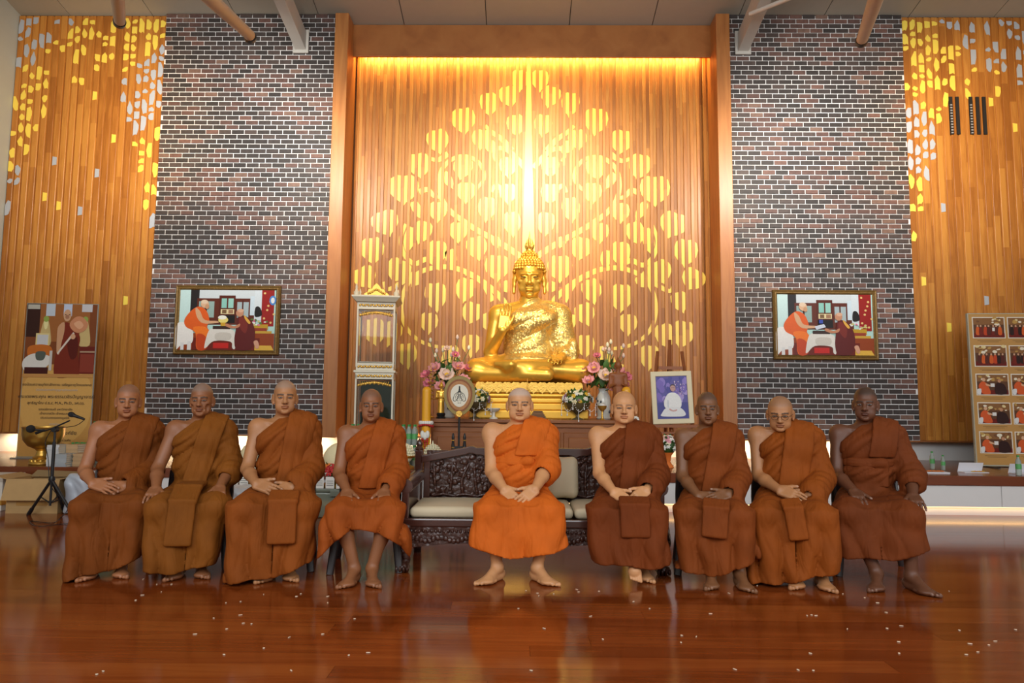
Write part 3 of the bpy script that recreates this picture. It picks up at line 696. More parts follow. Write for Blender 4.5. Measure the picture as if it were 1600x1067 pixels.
def monk(p):
    wd, fat = p.get('wd', 1.0), p.get('fat', 0.0); shz = .925; kx = p.get('kx', .15); rs = np.random.RandomState(p['seed'])
    sk = np.array(p['skin']); hs = p.get('hs', 1.0); tips = []
    B = Field(); torso(B, 0, fat, wd, shz)
    loc = at(p['px'], 640, p['Y']); loc.z = 0; ang = math.atan2(CAM.x-loc.x, loc.y); turn = p.get('turn', ang*.75)
    p['hy'] = p.get('hy', 0)+ang*.92-turn
    hR = np.array(rot3(p.get('hp', 0), p.get('hr', 0), p.get('hy', 0))); hc = V3(p.get('hx', 0), p.get('hyy', -.012), p.get('hz', 1.122))
    B.cone((0, .018, shz+.04), hc+hR@V3(0, .02, -.045), .060+fat*.35, .056+fat*.25, k=.03)
    if not fat > .03:
        for q in (-1, 1): B.cone((q*.025, -.052, shz+.018), (q*.135*wd, -.022, shz+.035), .007, .006, k=.016)
    sh = [V3(-.172*wd-fat*.3, .010, shz-.010), V3(.172*wd+fat*.3, .010, shz-.010)]
    hands = p['hands']; wr = [np.array(hands[0]['w'], float)-V3(0, 0, .05), np.array(hands[1]['w'], float)-V3(0, 0, .05)]; el = []
    for i, q in enumerate((-1, 1)):
        e = ik(sh[i], wr[i], .285, .250, hands[i].get('pole', (q*.42, .45, -.6))); el.append(e); t = 1+fat*3.0
        B.ell(sh[i], (.060+fat*.4, .058+fat*.4, .066+fat*.4), k=.04)
        B.cone(sh[i], e, .052*t, .040*t, k=.03); m_ = e+(wr[i]-e)*.35
        B.cone(e, m_, .039*t, .040*t, k=.02); B.cone(m_, wr[i], .040*t, .0265*t, k=.02)
        hd = hands[i]; hand(B, wr[i], hd['f'], hd['n'], hd.get('t', (-q, 0, 0)), hd.get('curl', (.3, .4, .3)), hd.get('sp', .07), 1.02, hd.get('th', (.75, .65, -.15)), tips)
    kn = p.get('knees', [(-kx, -.43, .437), (kx, -.43, .437)]); ft = p['feet']
    for i, q in enumerate((-1, 1)):
        B.cone((q*.085, -.02, .45), kn[i], .085, .060, k=.03)
        A = V3(*ft[i]['a']); B.cone(kn[i], A, .050, .036, k=.025); mid = np.array(kn[i])*.62+A*.38; B.ell(mid+V3(0, .018, 0), (.048, .050, .085), k=.03)
        if ft[i].get('up'):       # crossed foot hanging from the other knee, toes down
            d = unit(ft[i]['up']); B.cone(A, A+d*.10, .036, .032, k=.02); b = A+d*.11
            sdv = unit(np.cross(d, (0, 1, 0)))
            B.ell(b, (.042, .030, .040), k=.02)
            for j in range(5): B.cone(b+sdv*(.030-.015*j), b+sdv*(.030-.015*j)+d*(.062-.006*j), .012-.0008*j, .0105-.0008*j, k=.005)
        else:
            G, d, sd = foot(B, A, ft[i]['d'], 1.0); toes(B, G, d, sd, -q if np.cross(d, (0, 0, 1))[0] > 0 else q, 1.0, tips)
    head_prims(B, hc, hR, p.get('hw', 1.0), p.get('jaw', 1.0), p.get('cheek', 1.0), hs, p.get('ear', 1.0), p.get('thin', 0.0))
    boxes = [(hc-.165, hc+.165)]
    boxes[0][0][2] = hc[2]-.14
    hb = [w_+unit(hands[i]['f'])*.075 for i, w_ in enumerate(wr)]
    if np.linalg.norm(hb[0]-hb[1]) < .22: boxes.append((np.minimum(*hb)-.14, np.maximum(*hb)+.14))
    else: boxes += [(b-.14, b+.14) for b in hb]
    fb = [V3(ft[i]['a'][0], ft[i]['a'][1]-.06, ft[i]['a'][2] if ft[i].get('up') else .04) for i in (0, 1)]
    fbx = [(b-V3(.14, .17, .13), b+V3(.14, .15, .11)) for b in fb]
    if abs(fb[0][0]-fb[1][0]) < .30: fbx = [(np.minimum(fbx[0][0], fbx[1][0]), np.maximum(fbx[0][1], fbx[1][1]))]
    parts = [B.mesh(.0105, skip=boxes+fbx), B.mesh(.0036, *boxes[0])] + [B.mesh(.0037, *b) for b in boxes[1:]] + [B.mesh(.0046, *b) for b in fbx]
    V, Q = join_vq(parts); cols = np.tile(sk, (len(V), 1))
    cols *= (1+.05*np.sin(V[:, 2:3]*31+p['seed'])*np.sin(V[:, 0:1]*23))
    head_paint(V, cols, hc, hR, sk, p.get('hw', 1.0), hs, p.get('stub', .4), p.get('stubc', (.10, .085, .075)), p.get('browc', (.045, .028, .02)), p.get('browk', 1.0))
    for tp, r in tips:
        mk = np.linalg.norm(V-tp, axis=1) < r; cols[mk] = cols[mk]*.72+np.array((.62, .42, .34))*.28
    body = np_obj('person', V, Q, skin_m, cols=cols, loc=loc); body.rotation_euler.z = turn; body.scale = (p.get('s', 1),)*3
    tag(body, p['label'], 'person', 'row of seated monks')
    # ---- robe
    rm = cloth_mat('robe_cloth', p['robe']); g = .014
    U = Field(); torso(U, g, fat, wd, shz)
    slope = p.get('slope', .88); p0 = V3(.045, 0, shz+.125); n = unit((-slope, 0, 1.0)); ph = rs.rand(8)*6
    zs = p.get('fold', 1.0)
    def chest(X, Y, Z):
        u = n[0]*(X-p0[0])+n[2]*(Z-p0[2])
        wv = .012*np.sin(X*17+ph[0])+.010*np.sin(Z*23+ph[1])
        a = np.abs(np.sin((u+wv)*52+ph[2]))**.55; b_ = np.abs(np.sin((u*.7+X*.25+wv)*31+ph[3]))
        fr = np.clip((Z-.56)/.1, 0, 1)*np.clip((.03-Y)/.06, .35, 1)*np.clip(-u/.06, .2, 1)
        return -(a*.021+b_*.013)*fr*zs
    U.disp(chest); U.cut(n, p0, k=.006)
    i = 1; slv = p.get('sleeve', .75)
    e, w_ = el[1], wr[1]; q1 = e+(w_-e)*slv; g2 = .024+fat*.3
    U.ell(sh[1]-V3(.008, 0, .012), (.056+g2*.8, .058+g2*.8, .058+g2*.5), k=.04)
    U.cone(sh[1]-V3(.005, 0, .015), e, .050+g2*.8, .052+g2, k=.04)
    U.cone(e, q1, .056+g2, .048+g2*p.get('flare', 1.1), k=.03)
    if p.get('drape', 0): U.cone(e+V3(.01, .03, -.03), e+V3(-.02, .02, -.03-p['drape']), .06, .045, k=.05)
    dirf = unit(w_-e); U.cut(dirf*1.0, q1, k=.003) if p.get('cuff', 0) else None
    # inside of the sleeve mouth
    U.cone(q1-dirf*.03, q1+dirf*.13, .034+fat*.2, .036+fat*.2+g2*.6, k=.004, sub=True)
    # left flank under the bare arm
    def arm_folds(X, Y, Z):
        u = ((X-e[0])*dirf[0]+(Y-e[1])*dirf[1]+(Z-e[2])*dirf[2])
        return -np.abs(np.sin(u*60+X*22+ph[4]))*.008*np.clip((X-.15)/.05, 0, 1)*np.clip((Z-.5)/.08, 0, 1)
    U.disp(arm_folds)
    # lower robe over the thighs and down to the hem
    for j, q in enumerate((-1, 1)):
        U.cone((q*.095, .02, .455), kn[j], .108+fat*.4, .082, k=.05)
    U.rbox((0, -.20, .450), (kx+.02, .235, .055), .04, k=.05)
    U.rbox((0, .03, .45), (.165+fat, .13, .085), .06, k=.05)
    U.ell((0, -.36, .575), (.050, .13, .045), k=.05, sub=True)
    h0, h1, h2 = p.get('hem', (.13, 0, 0)); wt, wb_ = p.get('wt', kx+.090), p.get('wb', kx+.075); xc0, xc1 = p.get('xc', (0, 0)); ztop = .470
    dep0, dep1 = p.get('dep', (.088, .105)); ycb = p.get('yc', -.395)
    def drape_d2(X, Y, Z):
        t = np.clip((ztop-Z)/(ztop-h0), -.1, 1.4); wv = .008*np.sin(Z*19+ph[5])
        w2 = wt+(wb_-wt)*t; dp = dep0+(dep1-dep0)*t; xc = xc0+(xc1-xc0)*t
        f_ = np.abs(np.sin((X*p.get('ff', 22)+wv*30+ph[6]+t*p.get('lean', 1.2)*np.sign(X))))**.8
        amp = (.012+.036*t)*p.get('pl', 1.0)
        qx = np.abs(X-xc)-w2+.06; qy = np.abs(Y-ycb)-dp+.06
        d = np.sqrt(np.maximum(qx, 0)**2+np.maximum(qy, 0)**2)+np.minimum(np.maximum(qx, qy), 0)-.06
        d = d-f_*amp*.8+.030*np.exp(-((X-xc)/.055)**2)*(1-.5*t)+.009*np.sin(Z*24+X*18+ph[7])*t
        cr1 = np.abs(np.sin((X-xc)*25+Z*5+1.1*np.sin(Z*8+ph[2])+ph[0]))**.5; cr2 = np.abs(np.sin((X-xc)*14-Z*10+1.1*np.sin(X*9+ph[3])+ph[4]))**.5
        d = d-.013*cr1*np.clip(.35+t, 0, 1)-.007*cr2*np.clip(1.15-t, 0, 1)+.016
        return d
    def drape(X, Y, Z):
        d = drape_d2(X, Y, Z); hem = h0+h1*X+h2*X*X+.008*np.sin(X*21+ph[1])
        d = np.maximum(d, np.maximum(Z-ztop, hem-Z))
        return np.maximum(d, -np.maximum(drape_d2(X, Y, Z)+.024, Z-(ztop-.10)))
    hm = kx+.2; zl = min(h0+h1*x+h2*x*x for x in np.linspace(-hm, hm, 9))
    U.fn(drape, (-hm-.05, -.60, max(.005, zl-.02)), (hm+.05, -.22, ztop+.01), k=.035)
    U.disp(lambda X, Y, Z: -.010*np.abs(np.sin(Y*26+np.abs(X)*19+1.2*np.sin(X*11+ph[5])+ph[1]))**.6*np.clip((-.08-Y)/.06, 0, 1)*np.clip((Z-.40)/.05, 0, 1)*np.clip((.60-Z)/.03, 0, 1)*np.clip((.46+Y)/.05, 0, 1))
    Vr, Qr = U.mesh(.0094)
    np_obj('robe', Vr, Qr, rm, body)
    # ---- folded outer cloth over the left shoulder
    sa = p.get('sash', None)
    if sa:
        S_ = Field(); torso(S_, g+.040, fat, wd, shz)
        S_.ell(sh[1]+V3(-.030, 0, -.010), (.060+g2*.9, .058+g2*.9, .058+g2*.6), k=.05)
        (ax, az), (bx, bz), hw_ = sa['a'], sa['b'], sa['w']
        dv = unit((bx-ax, 0, bz-az)); nv = V3(-dv[2], 0, dv[0])
        S_.disp(lambda X, Y, Z: -.004*np.abs(np.sin((nv[0]*(X-ax)+nv[2]*(Z-az))*60))+.004*np.sin(Z*15+ph[2])-.007*np.abs(np.sin(X*34+Z*7+ph[3]))**.7*np.clip((.55-Z)/.06, 0, 1))
        S_.cut(nv, V3(ax, 0, az)+nv*hw_, k=.004); S_.cut(-nv, V3(ax, 0, az)-nv*hw_, k=.004); S_.cut((0, 0, -1), (0, 0, sa.get('z', .60)-(.045 if sa.get('z', .6) < .7 else .02)), k=.004)
        if sa.get('flap'):
            P_ = [np.array(q, float)-V3(0, .012, .05) for q in sa['flap']]; fw = sa.get('fw', .075)
            for a_, b_ in zip(P_[:-1], P_[1:]):
                f_ = unit(b_-a_); sx = unit(V3(1, 0, 0)-f_*f_[0]); nn = np.cross(sx, f_)
                S_.rbox((a_+b_)/2, (fw*(1 if a_[2] > .5 else .94), np.linalg.norm(b_-a_)/2+.012, .015), .011, np.stack([sx, f_, nn], 1), k=.014)
        Vs, Qs = S_.mesh(.0088, lo=(-.30, -.62, .10), hi=(.36, .22, 1.12)); np_obj('shoulder_sash', Vs, Qs, rm, body)
    if p.get('belt'):
        T_ = Field(); torso(T_, g+.014, fat, wd, shz); zb = p['belt']
        T_.disp(lambda X, Y, Z: -.016*np.sqrt(np.clip(1-((Z-zb-.02*X)/.032)**2, 0, 1))-.004*np.abs(np.sin((Z-X*.06)*130)))
        T_.cut((0.02, 0, 1), (0, 0, zb+.034)); T_.cut((-.02, 0, -1), (0, 0, zb-.034))
        kx_ = p.get('knot', .05); yk = -.135-fat*1.25
        T_.ell((kx_, yk-.005, zb), (.045, .028, .034), k=.02)
        T_.rbox((kx_+.01, yk+.008, zb-.085), (.040, .014, .075), .012, k=.02)
        Vs, Qs = T_.mesh(.008, lo=(-.34, -.34, zb-.2), hi=(.34, .24, zb+.09)); np_obj('waist_sash', Vs, Qs, rm, body)
    if p.get('glasses'):
        gm = mat('spectacle_metal', (.05, .04, .035), .3, .8); G_ = MB(); TT = lambda *q: Vector(hc+hR@(V3(*q)*hs))
        for q in (-1, 1):
            pts = [TT(q*.031*1.05+.022*math.cos(a)*1.0, -.100+abs(math.cos(a)*0), -.008+.016*math.sin(a)) for a in np.linspace(0, 2*PI, 21)]
            G_.tube(pts, .0014, 6); G_.tube([TT(q*.054, -.099, -.003), TT(q*.078, -.05, .0), TT(q*.083, .01, -.002)], .0014, 6)
        G_.tube([TT(-.011, -.101, -.003), TT(0, -.106, 0), TT(.011, -.101, -.003)], .0014, 6)
        G_.build('glasses', gm, body, smooth=60)
    return body
def clasp(c=(0, -.30, .60), low=0, spread=.088, top='l'):
    """hands laid together in the lap"""
    c = np.array(c, float)+V3(0, -.005, .012); a = 1 if top == 'l' else -1; n = unit((0, -.72, .70))*.017*a
    return [dict(w=c+V3(-spread-.012, .030, .016)+n, f=(.86, -.42, -.26), n=(-.12, -.72, .68), t=(.2, .5, .8), curl=(.14, .30, .25), sp=.06, th=(.80, .55, .05)),
            dict(w=c+V3(spread+.012, .030, .016)-n, f=(-.86, -.42, -.26), n=(.12, -.72, .68), t=(-.2, .5, .8), curl=(.14, .30, .25), sp=.06, th=(.80, .55, .05))]
def on_knees(a=(-.15, -.30, .615), b=(.15, -.30, .615), ia=.12, ib=-.12):
    return [dict(w=a, f=(ia, -.93, -.34), n=(0, -.30, .95), t=(1, 0, 0), curl=(.22, .42, .30), sp=.13, th=(.72, .70, -.15)),
            dict(w=b, f=(ib, -.93, -.34), n=(0, -.30, .95), t=(-1, 0, 0), curl=(.22, .42, .30), sp=.13, th=(.72, .70, -.15))]
def feet(ax, bx, y=-.41, da=(-.12, -1), db=(.12, -1), ya=None, yb=None):
    return [dict(a=(ax, ya or y, .085), d=da), dict(a=(bx, yb or y, .085), d=db)]
SK = dict(tan=srgb(196, 136, 88), dark=srgb(160, 102, 64), lt=srgb(230, 166, 112), mid=srgb(182, 118, 76), deep=srgb(140, 92, 58))
KR, KS = .56, .72
BR = dict(brown=srgb(150, 78, 30), ochre=srgb(160, 92, 34), rust=srgb(170, 88, 34), red=srgb(190, 92, 36), orange=srgb(255, 124, 46), umber=srgb(142, 66, 28), sienna=srgb(156, 76, 32), amber=srgb(172, 86, 28), maroon=srgb(138, 66, 32))
BR = {k: (v[0]*KR, v[1]*KR*1.0, v[2]*KR*.55) for k, v in BR.items()}; SK = {k: tuple(c*KS for c in v) for k, v in SK.items()}
MONKS = [
 dict(seed=1, px=200, Y=4.92, s=1.0, skin=SK['mid'], robe=BR['brown'], hands=clasp((-.05, -0.295, 0.592), spread=.085), kx=.155, feet=feet(-.10, .06, -.33, (-.1, -1), (.1, -1)), hem=(.055, .26, .2), wt=.225, wb=.20, xc=(-.01, -.02),
      sash=dict(a=(.12, 1.02), b=(.05, .62), w=.088, z=.61), sleeve=.92, hy=-.03, hp=.02, hw=.98, label='monk in brown robe beside the microphone stand, leftmost of the row, hands in lap'),
 dict(seed=2, px=315, Y=4.92, s=1.01, skin=SK['dark'], robe=BR['ochre'], hands=on_knees((-.215, -.30, .60), (.165, -.32, .60), -.1, .08), kx=.165, feet=feet(-.05, .08, -.30), hem=(.06, .10, .4), wb=.20, wt=.245, xc=(0, -.03), thin=1, wd=.95,
      sash=dict(a=(.11, 1.02), b=(.0, .60), w=.075, z=.585, flap=[(.0, -.19, .62), (-.015, -.36, .615), (-.03, -.485, .54), (-.045, -.51, .28)], fw=.085), sleeve=.25, flare=1.5, drape=.06, hy=-.16, hr=-.03, hw=.94, stub=.55, stubc=(.22, .19, .16), label='thin elderly monk in ochre robe with long folded sash and hands on knees'),
 dict(seed=3, px=445, Y=4.90, s=1.03, skin=SK['tan'], robe=BR['rust'], hands=clasp((-.02, -0.320, 0.587), spread=.10), kx=.175, feet=feet(-.03, .09, -.30), hem=(.04, .20, .4), wb=.235, wt=.275, xc=(-.01, -.03),
      sash=dict(a=(.13, 1.02), b=(.075, .62), w=.092, z=.60, flap=[(.055, -.40, .585), (.05, -.492, .54), (.05, -.515, .30)], fw=.09), sleeve=.80, flare=1.6, hy=.04, hw=.98, hp=-.03, stubc=(.26, .23, .20), stub=.5, label='grey-stubbled monk in rust robe with clasped hands, third from the left wall'),
 dict(seed=4, px=580, Y=4.92, s=.985, skin=SK['dark'], robe=BR['red'], hands=on_knees((-.125, -.31, .605), (.115, -.31, .605), .0, .05), kx=.15, feet=feet(-.055, .055, -.44, (-.28, -1), (.12, -1)), hem=(.335, 0, -2.2), wb=.245, wt=.25, pl=1.3,
      sash=dict(a=(.115, 1.02), b=(.02, .62), w=.070, z=.60), sleeve=.62, flare=1.5, hy=.0, hw=.97, stub=.35, label='bald monk in red-orange robe with bare shins, seated next to the carved sofa'),
 dict(seed=5, px=812, Y=4.98, s=1.0, skin=SK['lt'], robe=BR['orange'], hands=[dict(w=(-.098, -.325, .612), f=(.66, -.52, -.54), n=(-.22, -.70, .66), t=(.6, .2, .7), curl=(.12, .28, .25), sp=.08), dict(w=(.105, -.362, .622), f=(-.70, -.46, -.55), n=(.22, -.74, .62), t=(-.6, .2, .7), curl=(.12, .28, .25), sp=.08)],
      kx=.19, wd=1.08, fat=.035, feet=feet(-.135, .12, -.41, (-.62, -1), (.62, -1)), hem=(.16, 0, .75), wt=.29, wb=.315, pl=.8, ff=14, dep=(.09, .13), slope=.74,
      sash=dict(a=(.13, 1.02), b=(.06, .76), w=.095, z=.79), belt=.74, knot=.06, sleeve=-.08, flare=1.3, hw=1.13, jaw=1.2, cheek=1.2, ear=1.0, stub=.55, stubc=(.50, .46, .42), browc=(.10, .07, .05), label='large fair monk in bright orange robe seated in the middle of the carved sofa'),
 dict(seed=6, px=975, Y=4.98, s=.985, skin=SK['lt'], robe=BR['umber'], hands=[dict(w=(-.085, -.330, .612), f=(.74, -.52, -.42), n=(-.2, -.68, .70), t=(.3, .4, .85), curl=(.30, .45, .35), sp=.05), dict(w=(.135, -.315, .625), f=(-.72, -.55, -.42), n=(.25, -.66, .70), t=(-.3, .4, .85), curl=(.75, .95, .6), sp=.03)],
      kx=.16, wd=1.07, fat=.018, feet=[dict(a=(.03, -.44, .17), d=(0, -1), up=(.12, -.55, -.83)), dict(a=(.11, -.26, .085), d=(.1, -1))], hem=(.115, -.06, .3), wt=.265, wb=.245, xc=(0, .0), dep=(.095, .125), yc=-.405, hx=.0,
      sash=dict(a=(.13, 1.02), b=(.075, .60), w=.115, z=.59, flap=[(.045, -.42, .585), (.045, -.49, .55), (.05, -.512, .36)], fw=.10), sleeve=.70, flare=1.4, hw=1.10, jaw=1.15, cheek=1.12, stub=.12, hp=-.02, browk=.6, label='bald fair monk in dark brown robe at the right end of the carved sofa'),
 dict(seed=7, px=1105, Y=4.94, s=.985, skin=SK['deep'], robe=BR['sienna'], hands=clasp((.01, -0.325, 0.572), spread=.085, top='r'), kx=.155, feet=feet(-.02, .155, -.42, (-.05, -1), (.2, -1)), hem=(.075, .14, .9), wb=.235, wt=.25, pl=1.3, xc=(0, .02),
      sash=dict(a=(.12, 1.02), b=(.04, .62), w=.085, z=.60, flap=[(.02, -.42, .58), (.01, -.49, .54), (-.005, -.512, .37)], fw=.085), sleeve=.72, flare=1.5, hw=.95, stub=.6, stubc=(.05, .04, .035), hy=.04, label='young monk in sienna robe seated right of the easel with open hands in lap'),
 dict(seed=8, px=1225, Y=4.92, s=1.0, skin=SK['tan'], robe=BR['amber'], hands=clasp((.03, -0.300, 0.587), spread=.085), kx=.165, wd=1.03, fat=.012, feet=feet(.02, .16, -.36), hem=(.045, .22, .3), wb=.25, wt=.26, pl=1.4, xc=(0, .01),
      sash=dict(a=(.10, 1.02), b=(.035, .62), w=.095, z=.60, flap=[(-.02, -.42, .58), (-.005, -.485, .54), (.02, -.508, .36)], fw=.062), sleeve=.88, flare=1.3, hp=.20, hy=-.06, hx=-.03, hyy=-.05, hz=1.075, hw=1.08, jaw=1.12, stub=.35, glasses=1, label='older monk with thin glasses and lowered head in amber robe'),
 dict(seed=9, px=1352, Y=4.92, s=1.02, skin=srgb(98, 60, 40), robe=BR['maroon'], hands=on_knees((-.115, -.30, .61), (.215, -.30, .60), .12, .10), kx=.165, feet=feet(-.02, .17, -.42, (-.15, -1), (.50, -1)), hem=(.175, .10, .5), wb=.255, wt=.25, ff=12, pl=.8, xc=(0, .02),
      sash=dict(a=(.12, 1.02), b=(.07, .76), w=.080, z=.79), belt=.735, knot=.06, sleeve=.30, flare=1.3, hy=-.10, hw=.97, stub=.7, stubc=(.03, .025, .02), label='dark-skinned monk in maroon-brown robe with waist sash, rightmost of the row'),
]
PEOPLE = [monk(p_) for p_ in MONKS]
# ------------------------------------------------------------------ carved sofa and chairs
rose = mat('rosewood', (0.062, 0.020, 0.013), 0.24, namt=0.3, nscale=14, stretch=(1, 1, 4), coat=0.5, spec=0.6)
def carved_mat():
    m, nt, b = nodes('carved_rosewood')
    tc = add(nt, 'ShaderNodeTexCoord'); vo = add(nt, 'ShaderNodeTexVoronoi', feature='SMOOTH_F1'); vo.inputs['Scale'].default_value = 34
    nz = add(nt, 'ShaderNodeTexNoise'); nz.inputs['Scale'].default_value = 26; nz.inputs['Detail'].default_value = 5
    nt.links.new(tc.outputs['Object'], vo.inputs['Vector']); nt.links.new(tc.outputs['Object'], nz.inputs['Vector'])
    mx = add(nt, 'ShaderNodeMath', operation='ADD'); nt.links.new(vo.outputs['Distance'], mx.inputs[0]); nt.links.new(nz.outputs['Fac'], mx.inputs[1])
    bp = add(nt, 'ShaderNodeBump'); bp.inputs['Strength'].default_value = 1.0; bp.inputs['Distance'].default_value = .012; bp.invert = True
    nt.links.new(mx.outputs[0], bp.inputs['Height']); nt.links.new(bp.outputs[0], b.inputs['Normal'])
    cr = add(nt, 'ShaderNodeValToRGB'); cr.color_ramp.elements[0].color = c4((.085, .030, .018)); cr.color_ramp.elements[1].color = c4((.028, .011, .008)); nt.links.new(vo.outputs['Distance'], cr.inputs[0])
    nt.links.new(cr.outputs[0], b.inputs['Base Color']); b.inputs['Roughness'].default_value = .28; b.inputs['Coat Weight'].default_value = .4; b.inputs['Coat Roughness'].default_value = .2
    return m
carved = carved_mat()
fab = mat('cream_cushion', srgb(205, 190, 158), 0.75, namt=0.05, bump=0.1, bscale=160)
def sofa():
    y0, y1 = 4.80, 5.46           # front and back of the frame
    xl, xr = at(619, 800, y0).x, at(1047, 800, y0).x; cx = (xl+xr)/2; W = (xr-xl)/2
    t = thing('carved_sofa', 'long dark rosewood sofa with carved relief back and cream cushions', 'sofa', (cx, (y0+y1)/2, 0))
    D = (y1-y0)/2; zs = .335
    # seat frame and carved apron
    MB().b2((-W+.03, -D+.01, zs-.03), (W-.03, D-.03, zs+.005)).build('seat_frame', rose, t, bevel=.006)
    MB().b2((-W+.01, -D-.015, zs-.045), (W-.01, -D+.02, zs+.012)).build('seat_rail', rose, t, bevel=.01)
    N = 48; top = [(-W+.03+(2*W-.06)*i/N, zs-.045) for i in range(N+1)]
    bot = []
    for i in range(N+1):
        u = i/N; x = -W+.03+(2*W-.06)*u; s_ = abs(math.sin(u*PI*2)); bot.append((x, zs-.165-.022*(1-s_)**3*(1 if .02 < u < .98 else 0)-.012*math.cos(u*PI*4)))
    ap = MB(); ap.prism(top+bot[::-1], -D-.008, -D+.02); apo = ap.build('apron', carved, t)
    orn = MB(); rr = random.Random(3)
    for i in range(64):
        x = -W+.05+(2*W-.1)*i/63; orn.ell((x, -D-.010, zs-.072), (.011, .008, .012), 8, 5); orn.ell((x+.012, -D-.010, zs-.125+.012*math.sin(i*.9)), (.018, .012, .020), 8, 5, rot3(0, rr.uniform(-1, 1), 0))
    orn.build('apron_carving', carved, apo, smooth=60)
    # cabriole lion legs at the front, straight at the back
    for sx in (-1, 1):
        lx = sx*(W-.06); L = MB()
        L.tube(spline([(lx, -D+.03, zs-.05), (lx+sx*.012, -D-.005, zs-.13), (lx, -D+.005, .13), (lx-sx*.008, -D+.015, .07), (lx+sx*.005, -D-.01, .035)], 5), [.062-.026*min(1, i/11) for i in range(21)], 10)
        L.ell((lx+sx*.004, -D-.02, .032), (.052, .06, .034), 12, 7)
        for k in range(4): L.ell((lx-.036+.024*k, -D-.072, .024), (.0125, .024, .022), 8, 6)
        L.ell((lx, -D-.022, zs-.10), (.056, .035, .045), 12, 8); L.build('leg', carved, t, smooth=60)
        MB().tube([(lx, D-.05, zs), (lx, D-.04, 0)], [.035, .03], 8).build('leg', rose, t, smooth=40)
        # armrest: upright panel with scroll roll on top
        A = MB(); A.b2((lx-.02, -D+.03, zs), (lx+.02, D-.02, zs+.205)); ao = A.build('armrest', rose, t, bevel=.008)
        MB().tube([(lx, -D-.005, zs+.225), (lx, -D+.02, zs+.225), (lx, D-.05, zs+.235)], [.05, .052, .05], 16).build('scroll', rose, ao, smooth=40)
        MB().b2((lx-.025, -D+.0, zs), (lx+.025, -D+.045, zs+.2)).build('arm_post', rose, ao, bevel=.008)
        MB().lathe([(.0, .0), (.03, .0), (.034, .02), (.022, .04), (.026, .06), (.012, .085), (.0, .10)], (lx, D-.03, zs+.42), 12).build('finial', rose, t, smooth=40)
        MB().b2((lx-.03, D-.06, 0.02), (lx+.03, D-.0, zs+.43)).build('back_post', rose, t, bevel=.008)
    # back: stepped crest rail, frame, carved relief panel
    ztop = lambda u: zs+.350+.065*min(1, max(0, (1-abs(u))/.40))+.010*(abs(abs(u)-.55) < .04)
    P_ = [(-1+2*i/60) for i in range(61)]
    cr = [(u*(W-.08), ztop(u)+.040) for u in P_]; cb = [(u*(W-.08), ztop(u)-.018-.022*max(0, 1-abs(abs(u)-.40)/.05)) for u in P_]
    MB().prism(cr+cb[::-1], D-.075, D-.02).build('crest_rail', rose, t, bevel=.008)
    for sx in (-1, 1): MB().b2((min(sx*(W-.10), sx*(W-.15)), D-.07, zs+.02), (max(sx*(W-.10), sx*(W-.15)), D-.02, zs+.40)).build('back_stile', rose, t, bevel=.006)
    pn = MB(); pn.b2((-W+.12, D-.045, zs+.04), (W-.12, D-.02, zs+.43)); pno = pn.build('back_panel', carved, t)
    rl = MB(); rr = random.Random(5)
    for k in range(190):
        u = rr.uniform(-1, 1)*(W-.16); z = zs+.07+rr.random()**.8*(ztop(u/(W-.08))-zs-.10)
        hi = (z-zs)/.4; r = rr.uniform(.012, .026)
        rl.ell((u, D-.046, z), (r*rr.uniform(.9, 1.5), .014+.008*rr.random(), r), 9, 6, rot3(0, rr.uniform(-1, 1), 0))
    for k in range(15):
        u = -W+.2+(2*W-.4)*k/14; rl.tube(spline([(u, D-.05, zs+.10), (u+rr.uniform(-.02, .02), D-.058, zs+.20), (u+rr.uniform(-.04, .04), D-.052, zs+.33)], 3), [.012]*6+[.007], 7)
        for q in (-1, 1): rl.tube([(u, D-.054, zs+.22), (u+q*.045, D-.054, zs+.30)], [.008, .005], 6)
    st_ = (2*W-.52)/8
    for k in range(9): rl.tube(spline([(-W+.16+st_*k, D-.05, zs+.075), (-W+.25+st_*k, D-.06, zs+.10), (-W+.36+st_*k, D-.05, zs+.08)], 3), .012, 7)
    rl.build('relief_carving', carved, pno, smooth=70)
    # seat cushions, each a thing lying on the sofa
    cw = (2*W-.16)/3
    names = ['left seat cushion of the carved sofa, half hidden by the red-orange robe', 'middle seat cushion of the carved sofa under the monk in bright orange', 'right seat cushion of the carved sofa beside the monk in dark brown']
    for k in range(3):
        F = Field(); F.rbox((0, 0, 0), (cw/2-.004, D-.065, .036), .03, k=.01); F.disp(lambda X, Y, Z: -.012*np.clip(1-(X/(cw/2))**2, 0, 1)*np.clip(1-(Y/D)**2, 0, 1)*(Z > 0))
        V, Q = F.mesh(.012); o = np_obj('seat_cushion', V, Q, fab, loc=(cx-W+.08+cw*(k+.5), (y0+y1)/2-.03, zs+.042)); tag(o, names[k], 'cushion', 'cushions on the carved sofa')
    F = Field(); F.rbox((0, 0, 0), (.145, .05, .15), .045, k=.01); F.disp(lambda X, Y, Z: -.03*np.clip(1-(X/.16)**2, 0, 1)*np.clip(1-(Z/.16)**2, 0, 1)*np.sign(Y)*np.sign(Y)+.004*np.sin(X*40))
    V, Q = F.mesh(.010); p = at(872, 765, 5.30); o = np_obj('throw_pillow', V, Q, fab, loc=(p.x, 5.29, zs+.245)); o.rotation_euler = (-.22, 0, 0); tag(o, 'square cream pillow leaning on the sofa back beside the orange monk', 'pillow')
sofa()
plas = mat('dark_plastic', (0.035, 0.026, 0.026), 0.38, namt=0.08)
